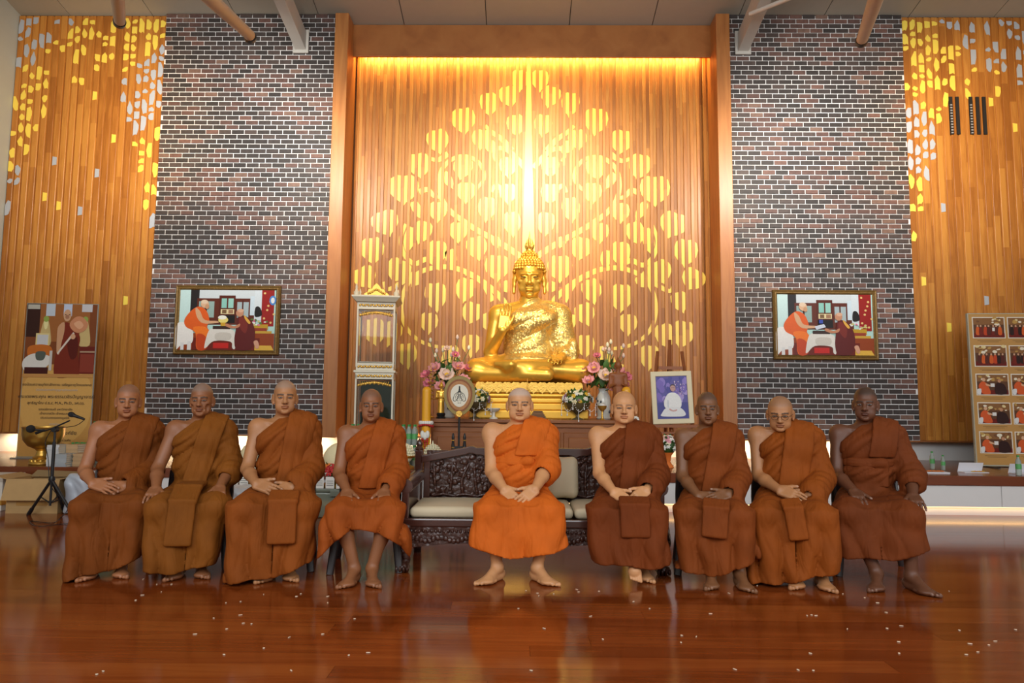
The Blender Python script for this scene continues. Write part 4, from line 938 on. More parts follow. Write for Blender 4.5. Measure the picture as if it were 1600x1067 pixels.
def make_chair():
    t = thing('plastic_chair', 'x', 'chair', (0, 0, 0))
    S = Field(); S.rbox((0, 0, .355), (.215, .215, .014), .012, k=.01); S.disp(lambda X, Y, Z: .012*np.exp(-((X/.14)**2+(Y/.14)**2))*(Z > .35))
    V, Q = S.mesh(.012); np_obj('seat', V, Q, plas, t)
    Bk = MB(); pts = []
    for j in range(9):
        z = .40+j*.05; hw = .205-.035*max(0, (j-5)/3)**2
        for i in range(9):
            u = -1+i/4; pts.append((u*hw, .205+.10*(z-.40)-.035*(1-u*u)*-1, z))
    nb = len(pts); pts2 = pts+[(x, y+.016, z) for x, y, z in pts]
    fs = []
    for j in range(8):
        for i in range(8):
            a = j*9+i; fs += [(a, a+1, a+10, a+9), (nb+a, nb+a+9, nb+a+10, nb+a+1)]
    for i in range(8): fs += [(i, nb+i, nb+i+1, i+1), (72+i, 73+i, nb+73+i, nb+72+i)]
    for j in range(8): fs += [(j*9, j*9+9, nb+j*9+9, nb+j*9), (j*9+8, nb+j*9+8, nb+j*9+17, j*9+17)]
    Bk.put(pts2, fs); Bk.build('backrest', plas, t, smooth=50)
    for sx in (-1, 1):
        for sy in (-1, 1):
            L = MB(); L.tube([(sx*.19, sy*.185, .36), (sx*.205, sy*.215, .18), (sx*.225, sy*.25, 0)], [.030, .027, .024], 8, flat=.7); L.build('leg', plas, t, smooth=40)
        U_ = MB(); U_.tube([(sx*.20, .19, .34), (sx*.205, .215, .46), (sx*.20, .25, .62)], [.022, .02, .018], 8); U_.build('upright', plas, t, smooth=40)
    return t
ch0 = make_chair(); first = True
who = {0: 'under the leftmost monk by the microphone', 1: 'under the thin elderly monk in ochre', 2: 'under the monk in rust robe with clasped hands', 3: 'under the monk in red-orange robe beside the sofa', 6: 'under the young monk right of the easel', 7: 'under the monk with glasses', 8: 'under the rightmost monk in maroon-brown'}
for k, w_ in who.items():
    o = ch0 if first else copy_tree(ch0); first = False
    p = PEOPLE[k]; r = p.rotation_euler.z; d = Vector((math.sin(-r)*-1, math.cos(r), 0))
    o.location = (p.location.x-math.sin(r)*.03, p.location.y+math.cos(r)*.02, 0); o.rotation_euler.z = r
    o['label'] = 'dark brown plastic chair '+w_; o['group'] = 'dark plastic chairs under the monks'
# ------------------------------------------------------------------ altar table and seated gold statue
YA = 8.30; ZA = 0.948
w_altar = wood('altar_wood', [(0.20, 0.062, 0.017), (0.30, 0.102, 0.028), (0.37, 0.14, 0.042)], rough=0.35, grain=(0.7, 5, 2.5), objvar=0.08)
xl, xr = at(669, 655, YA).x, at(990, 655, YA).x; cxA = (xl+xr)/2; WA = (xr-xl)/2
al = thing('altar_table', 'wide brown wooden altar table with panelled front under the gold statue', 'altar', (cxA, YA+.6, ZST))
hA = ZA-ZST
MB().b2((-WA+.03, -.56, 0), (WA-.03, .6, hA-.045)).build('body', w_altar, al)
MB().b2((-WA-.02, -.62, hA-.045), (WA+.02, .64, hA)).build('top', w_altar, al, bevel=.008)
MB().b2((-WA, -.59, hA-.095), (WA, -.555, hA-.05)).build('frieze', w_altar, al, bevel=.006)
for i in range(3):
    x0 = -WA+.05+i*(2*WA-.1)/3; x1 = x0+(2*WA-.1)/3-.03; po = MB().slab(((x0+x1)/2, -.568, .20), (x1-x0, .024, .36), .008).build('front_panel', w_altar, al)
    MB().slab(((x0+x1)/2, -.584, .20), (x1-x0-.12, .012, .24), .006).build('panel_field', w_altar, po)
MB().b2((-WA-.01, -.60, 0), (WA+.01, -.55, .045)).build('skirting', w_altar, al, bevel=.005)
gold = mat('gold_paint', (0.92, 0.52, 0.07), 0.30, 0.62, namt=0.08, nscale=10, coat=0.25)
gold_d = mat('gold_trim', (0.72, 0.42, 0.08), 0.33, 0.75, namt=0.15, nscale=40, bump=0.3, bscale=70)
def sparkle():
    m, nt, b = nodes('gold_mosaic')
    tc = add(nt, 'ShaderNodeTexCoord'); vo = add(nt, 'ShaderNodeTexVoronoi'); vo.inputs['Scale'].default_value = 70
    nt.links.new(tc.outputs['Object'], vo.inputs['Vector'])
    sep = add(nt, 'ShaderNodeVectorMath', operation='SUBTRACT'); nt.links.new(vo.outputs['Color'], sep.inputs[0]); sep.inputs[1].default_value = (.5, .5, .5)
    scl = add(nt, 'ShaderNodeVectorMath', operation='SCALE'); nt.links.new(sep.outputs[0], scl.inputs[0]); scl.inputs['Scale'].default_value = .5
    ge = add(nt, 'ShaderNodeNewGeometry'); ad = add(nt, 'ShaderNodeVectorMath', operation='ADD'); nt.links.new(ge.outputs['Normal'], ad.inputs[0]); nt.links.new(scl.outputs[0], ad.inputs[1])
    nm = add(nt, 'ShaderNodeVectorMath', operation='NORMALIZE'); nt.links.new(ad.outputs[0], nm.inputs[0]); nt.links.new(nm.outputs[0], b.inputs['Normal'])
    cr = add(nt, 'ShaderNodeValToRGB'); cr.color_ramp.elements[0].color = c4((.86, .50, .09)); cr.color_ramp.elements[1].color = c4((1.0, .78, .30)); nt.links.new(vo.outputs['Color'], cr.inputs[0])
    nt.links.new(cr.outputs[0], b.inputs['Base Color']); b.inputs['Metallic'].default_value = .7; b.inputs['Roughness'].default_value = .30
    return m
mosaic = sparkle()
YS_ = 8.95; ps = at(826, 600, YS_); ZP = ps.z; XS = ps.x
bud = thing('gold_statue', 'large seated gold statue with raised hand and pointed flame crown on the altar', 'statue', (XS, YS_, ZA))
hp = ZP-ZA
# pedestal
pd = MB(); 
def tier(w, d, z0, z1, bev=.02): return MB().b2((-w, -d, z0), (w, d, z1)).build('pedestal_tier', gold, bud, bevel=bev, seg=3)
tier(.72, .50, 0, .11); tier(.66, .47, .11, .19, .012); tier(.63, .44, .19, .26, .02); t4 = tier(.68, .46, .26, .31, .02); tier(.64, .44, .31, hp, .02)
pet = MB(); pp = leaf_poly(0, 0, .105, .12, 0)
pet.prism(pp, -.012, .012); me_p = pet.build('petal', gold_d, bevel=.004).data; bpy.data.objects.remove(bpy.data.objects['petal'])
for i in range(12): inst('lotus_petal', me_p, bud, (-.594+i*.108, -.455, hp-.055))
# body: crossed legs, torso, arms
Bd = Field(); HC = V3(0, -.02, 1.378); HRb = np.array(rot3(.10, 0, 0)); hsB = 2.33
for q in (-1, 1):
    Bd.cone((q*.24, .02, .20), (q*.66, -.16, .165), .200, .155, k=.06)
Bd.cone((-.66, -.18, .135), (.22, -.44, .105), .135, .085, k=.05); Bd.cone((.66, -.18, .155), (-.26, -.40, .205), .135, .085, k=.04)
Bd.ell((0, -.08, .18), (.48, .34, .16), k=.06)
Bd.ell((0, .02, .44), (.29, .21, .25), k=.08); Bd.ell((0, .02, .78), (.36, .215, .26), k=.08)
Bd.cone((-.30, .02, .90), (.30, .02, .90), .115, k=.07)
for q in (-1, 1): Bd.cone((0, .02, 1.0), (q*.32, .02, .93), .115, .10, k=.06); Bd.ell((q*.17, -.16, .82), (.15, .07, .10), k=.06)
Bd.cone((0, .01, .95), (0, -.005, 1.20), .125, .118, k=.05)
for z in (1.045, 1.085, 1.12): Bd.fn(lambda X, Y, Z, z=z: np.sqrt((np.sqrt(X**2+(Y-.0)**2)-.135)**2+(Z-z)**2)-.008, (-.15, -.15, z-.02), (.15, .15, z+.02), k=.015, sub=True)
# raised right arm and hand
Bd.ell((-.40, .02, .90), (.125, .12, .13), k=.06); Bd.cone((-.41, .02, .90), (-.495, -.04, .40), .105, .085, k=.04); Bd.cone((-.495, -.04, .40), (-.335, -.30, .66), .085, .055, k=.03)
hand(Bd, V3(-.33, -.31, .67), (.12, .02, 1.0), (0, 1.0, 0), (1, 0, 0), (.05, .12, .1), .02, 1.9, (.9, .42, -.1))
# left arm resting on the thigh
Bd.ell((.40, .02, .90), (.125, .12, .13), k=.06); Bd.cone((.41, .02, .90), (.52, -.0, .42), .105, .085, k=.04); Bd.cone((.52, .0, .42), (.40, -.26, .33), .085, .055, k=.03)
hand(Bd, V3(.40, -.26, .335), (-.25, -.85, -.22), (0, -.25, 1.0), (-1, 0, 0), (.1, .25, .2), .03, 1.7)
# sole of the upper foot
Bd.cone((-.22, -.46, .225), (-.40, -.36, .235), .055, .045, k=.03)
head_prims(Bd, HC, HRb, 1.06, .98, 1.0, hsB, 1.0)
for q in (-1, 1):
    Bd.cone(HC+V3(q*.195, .03, -.02), HC+V3(q*.200, .02, -.19), .030, .022, k=.02); Bd.cone(HC+V3(q*.195, .045, .05), HC+V3(q*.215, .05, .10), .02, .012, k=.02)
hb0, hb1 = HC-V3(.26, .28, .30), HC+V3(.26, .28, .30); rh0, rh1 = V3(-.47, -.50, .62), V3(-.13, -.16, 1.12)
V, Q = join_vq([Bd.mesh(.014, skip=[(hb0, hb1), (rh0, rh1)]), Bd.mesh(.0075, hb0, hb1), Bd.mesh(.0075, rh0, rh1)])
np_obj('figure', V, Q, gold, bud, loc=(0, 0, hp))
# mosaic robe over the left shoulder
Rb = Field()
Rb.ell((0, .02, .44), (.315, .235, .26), k=.08); Rb.ell((0, .02, .78), (.385, .24, .28), k=.08); Rb.cone((-.30, .02, .90), (.30, .02, .90), .130, k=.07)
for q in (-1, 1): Rb.cone((0, .02, 1.0), (q*.32, .02, .93), .128, .115, k=.06); Rb.ell((q*.17, -.16, .82), (.17, .09, .12), k=.06)
nb = unit((-.80, 0, 1.0)); pb = V3(.02, 0, 1.09)
Rb.disp(lambda X, Y, Z: -.022*np.abs(np.sin((nb[0]*X+nb[2]*Z)*20+1.2*np.sin(X*4)))**.6); Rb.cut(nb, pb, k=.01)
Rb.ell((.40, .02, .90), (.145, .14, .14), k=.06); Rb.cone((.41, .02, .89), (.53, -.01, .42), .128, .115, k=.05); Rb.cone((.53, -.01, .42), (.46, -.16, .38), .115, .09, k=.04)
Rb.ell((.40, -.01, .62), (.14, .15, .34), k=.06); Rb.rbox((.56, -.06, .36), (.05, .15, .20), .04, k=.05)
Rb.ell((0, -.10, .30), (.34, .25, .09), k=.05)
V, Q = Rb.mesh(.013); np_obj('robe', V, Q, mosaic, bud, loc=(0, 0, hp))
# hair curls, topknot and flame
H = MB(); rr = random.Random(2)
for j in range(9):
    a = PI*.5*(j/8.5)
    n_ = max(1, int(30*math.cos(a)))
    for i in range(n_):
        q = 2*PI*(i+.5*(j % 2))/n_
        d = Vector((math.cos(a)*math.cos(q), math.cos(a)*math.sin(q), math.sin(a)))
        p = Vector((d.x*.196, .03+d.y*.222, .085+d.z*.198))
        if p.y < -.02 and p.z < .145+.05*abs(p.x)/.17*-1: continue
        p = Vector(HRb @ np.array(p))+Vector(HC); H.ell(p, (.0235, .0235, .0235), 7, 5)
for j in range(5):
    a = PI*.5*(j/4.6); n_ = max(1, int(16*math.cos(a)))
    for i in range(n_):
        q = 2*PI*(i+.5*(j % 2))/n_; H.ell(Vector(HC)+Vector((.108*math.cos(a)*math.cos(q), .03+.108*math.cos(a)*math.sin(q), .262+.095*math.sin(a))), (.019, .019, .019), 7, 5)
for k in range(12): H.ell(Vector(HC)+Vector((.165*math.cos(PI*(k-2)/7), .03, .07+.0*k)) if False else Vector(HC)+Vector(((.196 if k % 2 else -.196), .03+.03*(k//2)*.6, .11-.022*(k//2))), (.02, .02, .02), 7, 5)
hm_ = H.build('hair_curls', gold, bud, smooth=180, loc=(0, 0, hp))
K = MB(); K.ell(Vector(HC)+Vector((0, .03, .27)), (.092, .092, .10), 16, 10); K.ell(Vector(HC)+Vector((0, .03, .10)), (.188, .212, .188), 20, 12); K.build('topknot', gold, bud, smooth=180, loc=(0, 0, hp))
Fl = MB(); z0 = HC[2]+.36
Fl.lathe([(.0, -.02), (.045, -.01), (.05, .02), (.035, .045), (.0, .05)], (0, .03, z0), 14)
for k in range(9):
    q = 2*PI*k/9; hgt = .12 if k % 2 else .17; Fl.tube(spline([(.035*math.cos(q), .03+.035*math.sin(q), z0+.03), (.055*math.cos(q), .03+.055*math.sin(q), z0+.08), (.028*math.cos(q), .03+.028*math.sin(q), z0+hgt)], 4), [.012, .013, .013, .012, .011, .009, .006, .004, .001], 6)
Fl.tube([(0, .03, z0+.04), (0, .03, z0+.14), (0, .03, z0+.27)], [.022, .016, .002], 8); Fl.build('flame_finial', gold_d, bud, smooth=60, loc=(0, 0, hp))
# eyes and brows of the statue
for q in (-1, 1):
    E = MB(); pts = [Vector(HC+HRb@(V3(q*(.018+.026*u), -.0905+.010*u*u, .0015+.003*math.sin(PI*u)*-1)*hsB*V3(1.06, 1, 1))) for u in np.linspace(0, 1, 7)]; E.tube(pts, [.003, .0055, .006, .006, .006, .005, .002], 6)
    E.build('eye_line', mat('dark_paint', (.03, .02, .012), .5), bud, smooth=60, loc=(0, 0, hp))
# ------------------------------------------------------------------ flat prints: one thin sheet per picture, every colour field a shape on it
print_m = mat_attr('print_ink', rough=0.35, spec=0.3, namt=0.10, nscale=60)
print_m2 = mat_attr('print_matte', rough=0.6, spec=0.2, namt=0.05, nscale=30)
def ellp(cx, cy, rx, ry, a=0.0, n=18): return [(cx+rx*math.cos(a)*math.cos(2*PI*k/n)-ry*math.sin(a)*math.sin(2*PI*k/n), cy+rx*math.sin(a)*math.cos(2*PI*k/n)+ry*math.cos(a)*math.sin(2*PI*k/n)) for k in range(n)]
def rect(x0, y0, x1, y1): return [(x0, y0), (x1, y0), (x1, y1), (x0, y1)]
def sm(pts, n=4): return [(p.x, p.y) for p in spline([(a, b, 0) for a, b in pts], n, closed=True)]
def print_sheet(name, shapes, W, H, parent, origin=(0, 0, 0), m=None, step=.00025):
    """shapes: (colour, outline in 0..1, y down) drawn in order on a W x H sheet facing -Y"""
    mb = MB(); ox, oy, oz = origin
    for i, (c, poly) in enumerate(shapes):
        mb.col = c; mb.face([(ox+(x-.5)*W, oy-step*i, oz+(.5-y)*H) for x, y in poly])
    return mb.build(name, m or print_m, parent, colors=True, recalc=False)
def text(body, size, col, parent, loc, name='lettering', align='CENTER', bold=0.0):
    cu = bpy.data.curves.new(name, 'FONT'); cu.body = body; cu.size = size; cu.align_x = align; cu.extrude = 0.0006; cu.resolution_u = 3; cu.offset = bold
    o = bpy.data.objects.new(name, cu); C.objects.link(o); bpy.context.view_layer.update()
    me = bpy.data.meshes.new_from_object(o.evaluated_get(bpy.context.evaluated_depsgraph_get())); bpy.data.objects.remove(o); bpy.data.curves.remove(cu)
    me.materials.clear(); me.materials.append(mat('ink_%d_%d_%d' % tuple(int(255*c) for c in col), col, .6, namt=0.02)); me.name = name
    o = bpy.data.objects.new(name, me); C.objects.link(o); o.parent = parent; o.location = loc; o.rotation_euler = (PI/2, 0, 0); return o
S = srgb
rr = random.Random(21)
def blobs(n, x0, y0, x1, y1, cols, r0=.01, r1=.03): return [(rr.choice(cols), ellp(rr.uniform(x0, x1), rr.uniform(y0, y1), rr.uniform(r0, r1), rr.uniform(r0, r1), rr.random()*3, 9)) for _ in range(n)]
def ceremony(kind=0):
    """two robed men facing each other over a cloth-covered table in a furnished room"""
    d = .03 if kind else 0
    s = [(S(178, 214, 205), rect(0, 0, 1, 1)), (S(198, 226, 222), rect(.0, 0, .16, .62)), (S(40, 36, 36), rect(.11, 0, .20, .55)), (S(205, 214, 216), rect(.2, 0, .9, .2)), (S(96, 44, 30), rect(.18, .14, .80, .58)),
         (S(150, 176, 168), rect(.20, .19, .36, .46)), (S(70, 32, 24), rect(.265, .16, .285, .5)), (S(86, 36, 24), rect(.41, .09, .58, .55)), (S(140, 196, 182), rect(.435, .14, .49, .30)), (S(152, 204, 190), rect(.505, .14, .56, .30)),
         (S(226, 210, 160), rect(.43, .32, .57, .40)), (S(120, 90, 60), rect(.445, .33, .49, .39)), (S(160, 120, 90), rect(.51, .33, .56, .39)), (S(30, 26, 24), rect(.42, .42, .58, .55)), (S(168, 184, 186), rect(.60, .20, .72, .46)), (S(80, 36, 26), rect(.65, .17, .665, .5)), (S(206, 222, 230), rect(.735, .10, .79, .42)),
         (S(212, 222, 226), rect(.78, .0, .86, .5)), (S(150, 30, 26), rect(.855, 0, .985, .60))]
    s += [(S(226, 190, 120), ellp(.885+.04*(k % 2)+.03*(k % 3), .05+.07*k, .012, .018)) for k in range(8)] + ([] if kind else [(S(70, 130, 200), ellp(.97, .17, .035, .08)), (S(226, 226, 226), ellp(.97, .17, .02, .05))])
    s += [(S(34, 30, 30), sm([(.79, .30), (.82, .27), (.85, .32), (.86, .42), (.79, .44)])), (S(190, 150, 40), rect(.77, .57, .93, .66)), (S(150, 60, 40), rect(.78, .63, .92, .70)), (S(200, 160, 60), rect(.80, .68, .97, .75))]
    s += blobs(14, .76, .48, .93, .58, [S(220, 120, 150), S(200, 190, 120), S(90, 120, 60), S(230, 230, 220)], .008, .02)
    s += [(S(146, 64, 26), rect(.0, .72, 1, 1)), (S(110, 34, 22), rect(.15, .80, .85, 1)), (S(224, 178, 70), [(.80, .92), (.97, .92), (1, 1), (.80, 1)]),
          (S(236, 234, 228), sm([(-.02, .58), (.10, .56), (.15, .66), (.15, .88), (.04, .92), (-.02, .98)])), (S(222, 222, 220), rect(.03, .88, .065, 1)), (S(222, 222, 220), rect(.10, .86, .14, 1))]
    s += [(S(222, 96, 36), sm([(.06, .50), (.12, .36), (.20, .28), (.28, .34), (.32, .50), (.30, .62), (.34, .74), (.30, .98), (.20, .98), (.18, .72), (.08, .62)])), (S(240, 122, 40), sm([(.16, .62), (.28, .62), (.33, .72), (.28, .80), (.18, .72)])), (S(196, 70, 30), sm([(.20, .74), (.29, .78), (.30, .98), (.21, .98)])),
          (S(214, 168, 128), sm([(.17, .30), (.22, .36), (.27, .50), (.40, .52), (.41, .55), (.26, .56), (.19, .46)])), (S(218, 176, 140), ellp(.265, .235-d, .042, .068)), (S(200, 150, 112), ellp(.29, .28-d, .022, .04)), (S(226, 200, 170), ellp(.26, .20-d, .036, .035))]
    s += [(S(224, 220, 210), sm([(.32, .68), (.40, .64), (.56, .66), (.60, .76), (.60, .97), (.57, .96), (.55, .86), (.38, .85), (.30, .96), (.28, .94)])), (S(204, 198, 186), sm([(.40, .72), (.54, .72), (.54, .83), (.40, .83)])), (S(196, 40, 34), rect(.37, .88, .53, .97)), (S(60, 40, 34), rect(.36, .60, .54, .655))]
    if kind == 0: s += [(S(232, 214, 120), ellp(.465, .50, .052, .055)), (S(240, 240, 226), ellp(.455, .46, .045, .035)), (S(206, 160, 50), rect(.44, .545, .49, .60))]
    else: s += [(S(206, 214, 226), [(.38, .53), (.48, .49), (.50, .54), (.40, .585)]), (S(60, 80, 170), rect(.43, .42, .47, .48))]
    s += [(S(96, 30, 28), sm([(.62, .46), (.66, .42), (.74, .48), (.79, .62), (.80, .80), (.76, .98), (.62, .99), (.59, .84), (.60, .66)])), (S(122, 44, 36), sm([(.63, .48), (.67, .46), (.72, .58), (.70, .72), (.64, .62)])),
          (S(190, 130, 96), sm([(.50, .56), (.58, .60), (.64, .56), (.63, .62), (.56, .64), (.49, .60)])), (S(196, 140, 108), ellp(.635, .385-d*.5, .040, .062)), (S(216, 170, 140), ellp(.645, .345-d*.5, .032, .03)), (S(224, 170, 70), sm([(.68, .42), (.71, .46), (.75, .54), (.73, .56), (.69, .48)])), (S(214, 160, 130), sm([(.79, .86), (.83, .84), (.85, .94), (.82, .97)]))]
    return s
def picture_frame(name, label, px0, py0, px1, py1, Y, kind):
    a, b = at(px0, (py0+py1)/2, Y), at(px1, (py0+py1)/2, Y); c = at((px0+px1)/2, (py0+py1)/2, Y); W = b.x-a.x; H = at((px0+px1)/2, py0, Y).z-at((px0+px1)/2, py1, Y).z
    t = thing(name, label, 'picture', (c.x, YB-.002, c.z-H/2), group='framed photographs on the brick panels'); fw = .062
    fm = mat('carved_gilt_frame', srgb(128, 98, 48), .45, .35, nscale=60, namt=.35, bump=.9, bscale=55)
    MB().b2((-W/2+.02, -.03, .02), (W/2-.02, -.004, H-.02)).build('backing', mat('dark_card', (.05, .04, .03), .8), t)
    for sx, sz, L, vert in ((0, 0, W, 0), (0, 1, W, 0), (-1, 0, H, 1), (1, 0, H, 1)):
        prof = [(0, 0), (.0, .035), (.012, .05), (.03, .042), (.045, .048), (fw, .03), (fw, .0)]
        mb = MB(); n = len(prof); rings = []
        for e in (-1, 1):
            for (u, h) in prof:
                if not vert: z = u if sz == 0 else H-u; rings.append((e*(W/2-u), -h, z))
                else: x = sx*(W/2-u); rings.append((x, -h, H/2+e*(H/2-u)))
        fs = [(i, (i+1) % n, n+(i+1) % n, n+i) for i in range(n)]; mb.put(rings, fs); mb.build('frame_rail', fm, t)
    print_sheet('photo_print', ceremony(kind), W-2*fw, H-2*fw, t, (0, -.031, H/2))
    return t
fA = picture_frame('framed_photo', 'gilt framed photo of two robed men with a yellow offering, on the left bricks', 273, 446, 437, 554, YB-.03, 0)
fB = picture_frame('framed_photo', 'gilt framed photo of two robed men exchanging papers, on the right bricks', 1208, 453, 1371, 562, YB-.03, 1)
# ------------------------------------------------------------------ tall white display cabinet
ivory = mat('ivory_paint', srgb(228, 220, 196), .4, namt=.05); glass = mat('clear_glass', (.95, .97, .96), .02, trans=1.0, namt=0, ior=1.25)
YC = 8.75; c0 = at(588, 560, YC); wc = .235
zc = lambda py: at(588, py, YC-.2).z
cb = thing('display_cabinet', 'tall narrow ivory and gold glass cabinet with carved crest', 'cabinet', (c0.x, YC, ZST), .12)
z1, z2, z3, z4 = zc(576)-ZST, zc(482)-ZST, zc(462)-ZST, zc(445)-ZST
def frame_box(z0, zt, w, d, nm):
    for sx in (-1, 1):
        for sy in (-1, 1): MB().b2((sx*w-.022 if sx > 0 else -w, sy*d-.022 if sy > 0 else -d, z0), (w if sx > 0 else -w+.022, d if sy > 0 else -d+.022, zt)).build(nm, ivory, cb, bevel=.004)
dC = .20
MB().b2((-wc-.02, -dC-.02, 0), (wc+.02, dC+.02, .12)).build('plinth', ivory, cb, bevel=.008)
frame_box(.12, z1-.07, wc, dC, 'post'); frame_box(z1+.02, z2, wc, dC, 'post')
MB().b2((-wc, -dC, z1-.13), (wc, dC, z1-.05)).build('middle_band', ivory, cb, bevel=.004)
MB().b2((-wc-.02, -dC-.02, z1-.05), (wc+.02, dC+.02, z1-.02)).build('ledge', ivory, cb, bevel=.006)
MB().b2((-wc+.005, -dC+.005, z1-.02), (wc-.005, dC-.005, z1+.07)).build('middle_band', ivory, cb, bevel=.004)
MB().b2((-wc, -dC, z2-.01), (wc, dC, z2+.08)).build('frieze', ivory, cb, bevel=.004)
MB().lathe([(0, 0), (wc*1.414+.01, 0), (wc*1.414+.05, .03), (wc*1.414+.085, .055), (wc*1.414+.085, .075), (0, .075)], (0, 0, z2+.08), 4, R=rot3(0, 0, PI/4), sy=1.0).build('cornice', ivory, cb, bevel=.004)
for z in (z1-.09, z1+.025, z2+.04):
    g_ = MB(); 
    for k in range(13): g_.ell((-wc+.04+k*(2*wc-.08)/12, -dC-.004, z), (.014, .006, .020), 8, 5, rot3(0, .6*(-1)**k, 0))
    g_.build('gold_border', gold_d, cb, smooth=60)
for z0, zt in ((.14, z1-.14), (z1+.09, z2-.02)):
    MB().b2((-wc+.022, -dC+.006, z0), (wc-.022, -dC+.010, zt)).build('pane', glass, cb); 
    for sx in (-1, 1): MB().b2((sx*(wc-.012)-.002, -dC+.022, z0), (sx*(wc-.012)+.002, dC-.022, zt)).build('pane', glass, cb)
    mb = MB()
    for k in range(15):
        u = -1+k/7; mb.ell((u*(wc-.045), -dC-.002, zt-.030-.035*abs(u)**1.5), (.020, .008, .017), 8, 5, rot3(0, u*.8, 0))
        if k % 2: mb.tube(spline([(u*(wc-.05)-.015, -dC-.004, zt-.02), (u*(wc-.05), -dC-.008, zt-.055-.02*abs(u)), (u*(wc-.05)+.015, -dC-.004, zt-.02)], 3), .005, 5)
    mb.build('gold_fretwork', gold_d, cb, smooth=60)
    MB().b2((-wc+.03, -dC+.02, z0-.012), (wc-.03, dC-.02, z0)).build('shelf', ivory, cb)
MB().b2((-wc+.03, dC-.02, .14), (wc-.03, dC-.012, z1-.14)).build('back_panel', mat('green_lining', srgb(120, 138, 112), .6), cb)
cr_ = MB(); cr_.prism([(-.16, 0), (-.15, .03), (-.11, .05), (-.10, .085), (-.06, .09), (-.045, .12), (0, .165), (.045, .12), (.06, .09), (.10, .085), (.11, .05), (.15, .03), (.16, 0)], -dC-.03, -dC-.01); cro = cr_.build('crest', gold_d, cb, bevel=.004)
for k in range(9): MB().ell((-.10+.025*k, -dC-.035, .028+.05*math.exp(-((k-4)/2.2)**2)), (.013, .010, .016), 8, 5).build('crest_scroll', gold_d, cro, smooth=60)
cro.location.z = z2+.155
for sx in (-1, 1):
    for sy in (-1, 1): MB().lathe([(0, 0), (.028, 0), (.034, .02), (.036, .045), (.02, .065), (.012, .09), (.016, .105), (.006, .15), (0, .16)], (sx*(wc+.01), sy*(dC+.01), z2+.155), 12).build('finial', ivory, cb, smooth=40)
# ------------------------------------------------------------------ flowers, vases and small altar pieces
pink = [mat('lotus_pink', srgb(244, 176, 178), .55, namt=.15, objvar=.2), mat('lotus_pale', srgb(250, 222, 206), .55, namt=.12, objvar=.2), mat('lotus_rose', srgb(232, 138, 156), .55, namt=.15, objvar=.2)]
leafm = mat('leaf_green', srgb(72, 108, 48), .5, namt=.3, objvar=.4); stemm = mat('stem_green', srgb(96, 120, 66), .6); yel = mat('yellow_centre', srgb(236, 190, 60), .6)
cream_f = mat('cream_petal', srgb(240, 232, 196), .6, namt=.1, objvar=.15); wht = mat('white_petal', srgb(238, 236, 226), .6, namt=.08)
def petal_mesh(m, L=.05, Wd=.036):
    mb = MB(); n = 5
    vs_ = []
    for i in range(n):
        t = i/(n-1); w = Wd*math.sin(PI*min(1, .12+.80*t))*.5; up = L*(t-.12*t*t); out = .55*L*math.sin(t*PI*.55)
        vs_ += [(-w, -out, up), (0, -out-.004, up*1.02), (w, -out, up)]
    fs = []
    for i in range(n-1):
        a = 3*i; fs += [(a, a+1, a+4, a+3), (a+1, a+2, a+5, a+4)]
    mb.put(vs_, fs); o = mb.build('petal', m, smooth=180); d = o.data; bpy.data.objects.remove(o); return d
PET = [petal_mesh(m) for m in pink]
leaf_d = MB().put([(0, 0, 0), (.028, .004, .03), (.030, .008, .065), (0, .02, .115), (-.030, .008, .065), (-.028, .004, .03), (0, -.006, .05)], [(0, 1, 6), (1, 2, 6), (2, 3, 6), (3, 4, 6), (4, 5, 6), (5, 0, 6)]).build('leaf', leafm, smooth=180)
LEAF = leaf_d.data; bpy.data.objects.remove(leaf_d)
def bloom(parent, p, s, mi, tilt):
    """one lotus head: petals in two whorls round a yellow heart"""
    c = MB().lathe([(0, 0), (.010, .0), (.014, .012), (.012, .02), (0, .022)], (0, 0, 0), 10).build('bloom', yel, parent, smooth=60, loc=p); c.scale = (s,)*3; c.rotation_euler = tilt
    for k in range(13):
        o = inst('petal', PET[mi], c, (0, 0, 0), 2*PI*k/(8 if k < 8 else 5)+(.3 if k >= 8 else 0)); o.rotation_euler.x = .42 if k < 8 else -.12; o.scale = (1.15, 1.15, 1.1) if k < 8 else (.95, .95, 1.0)
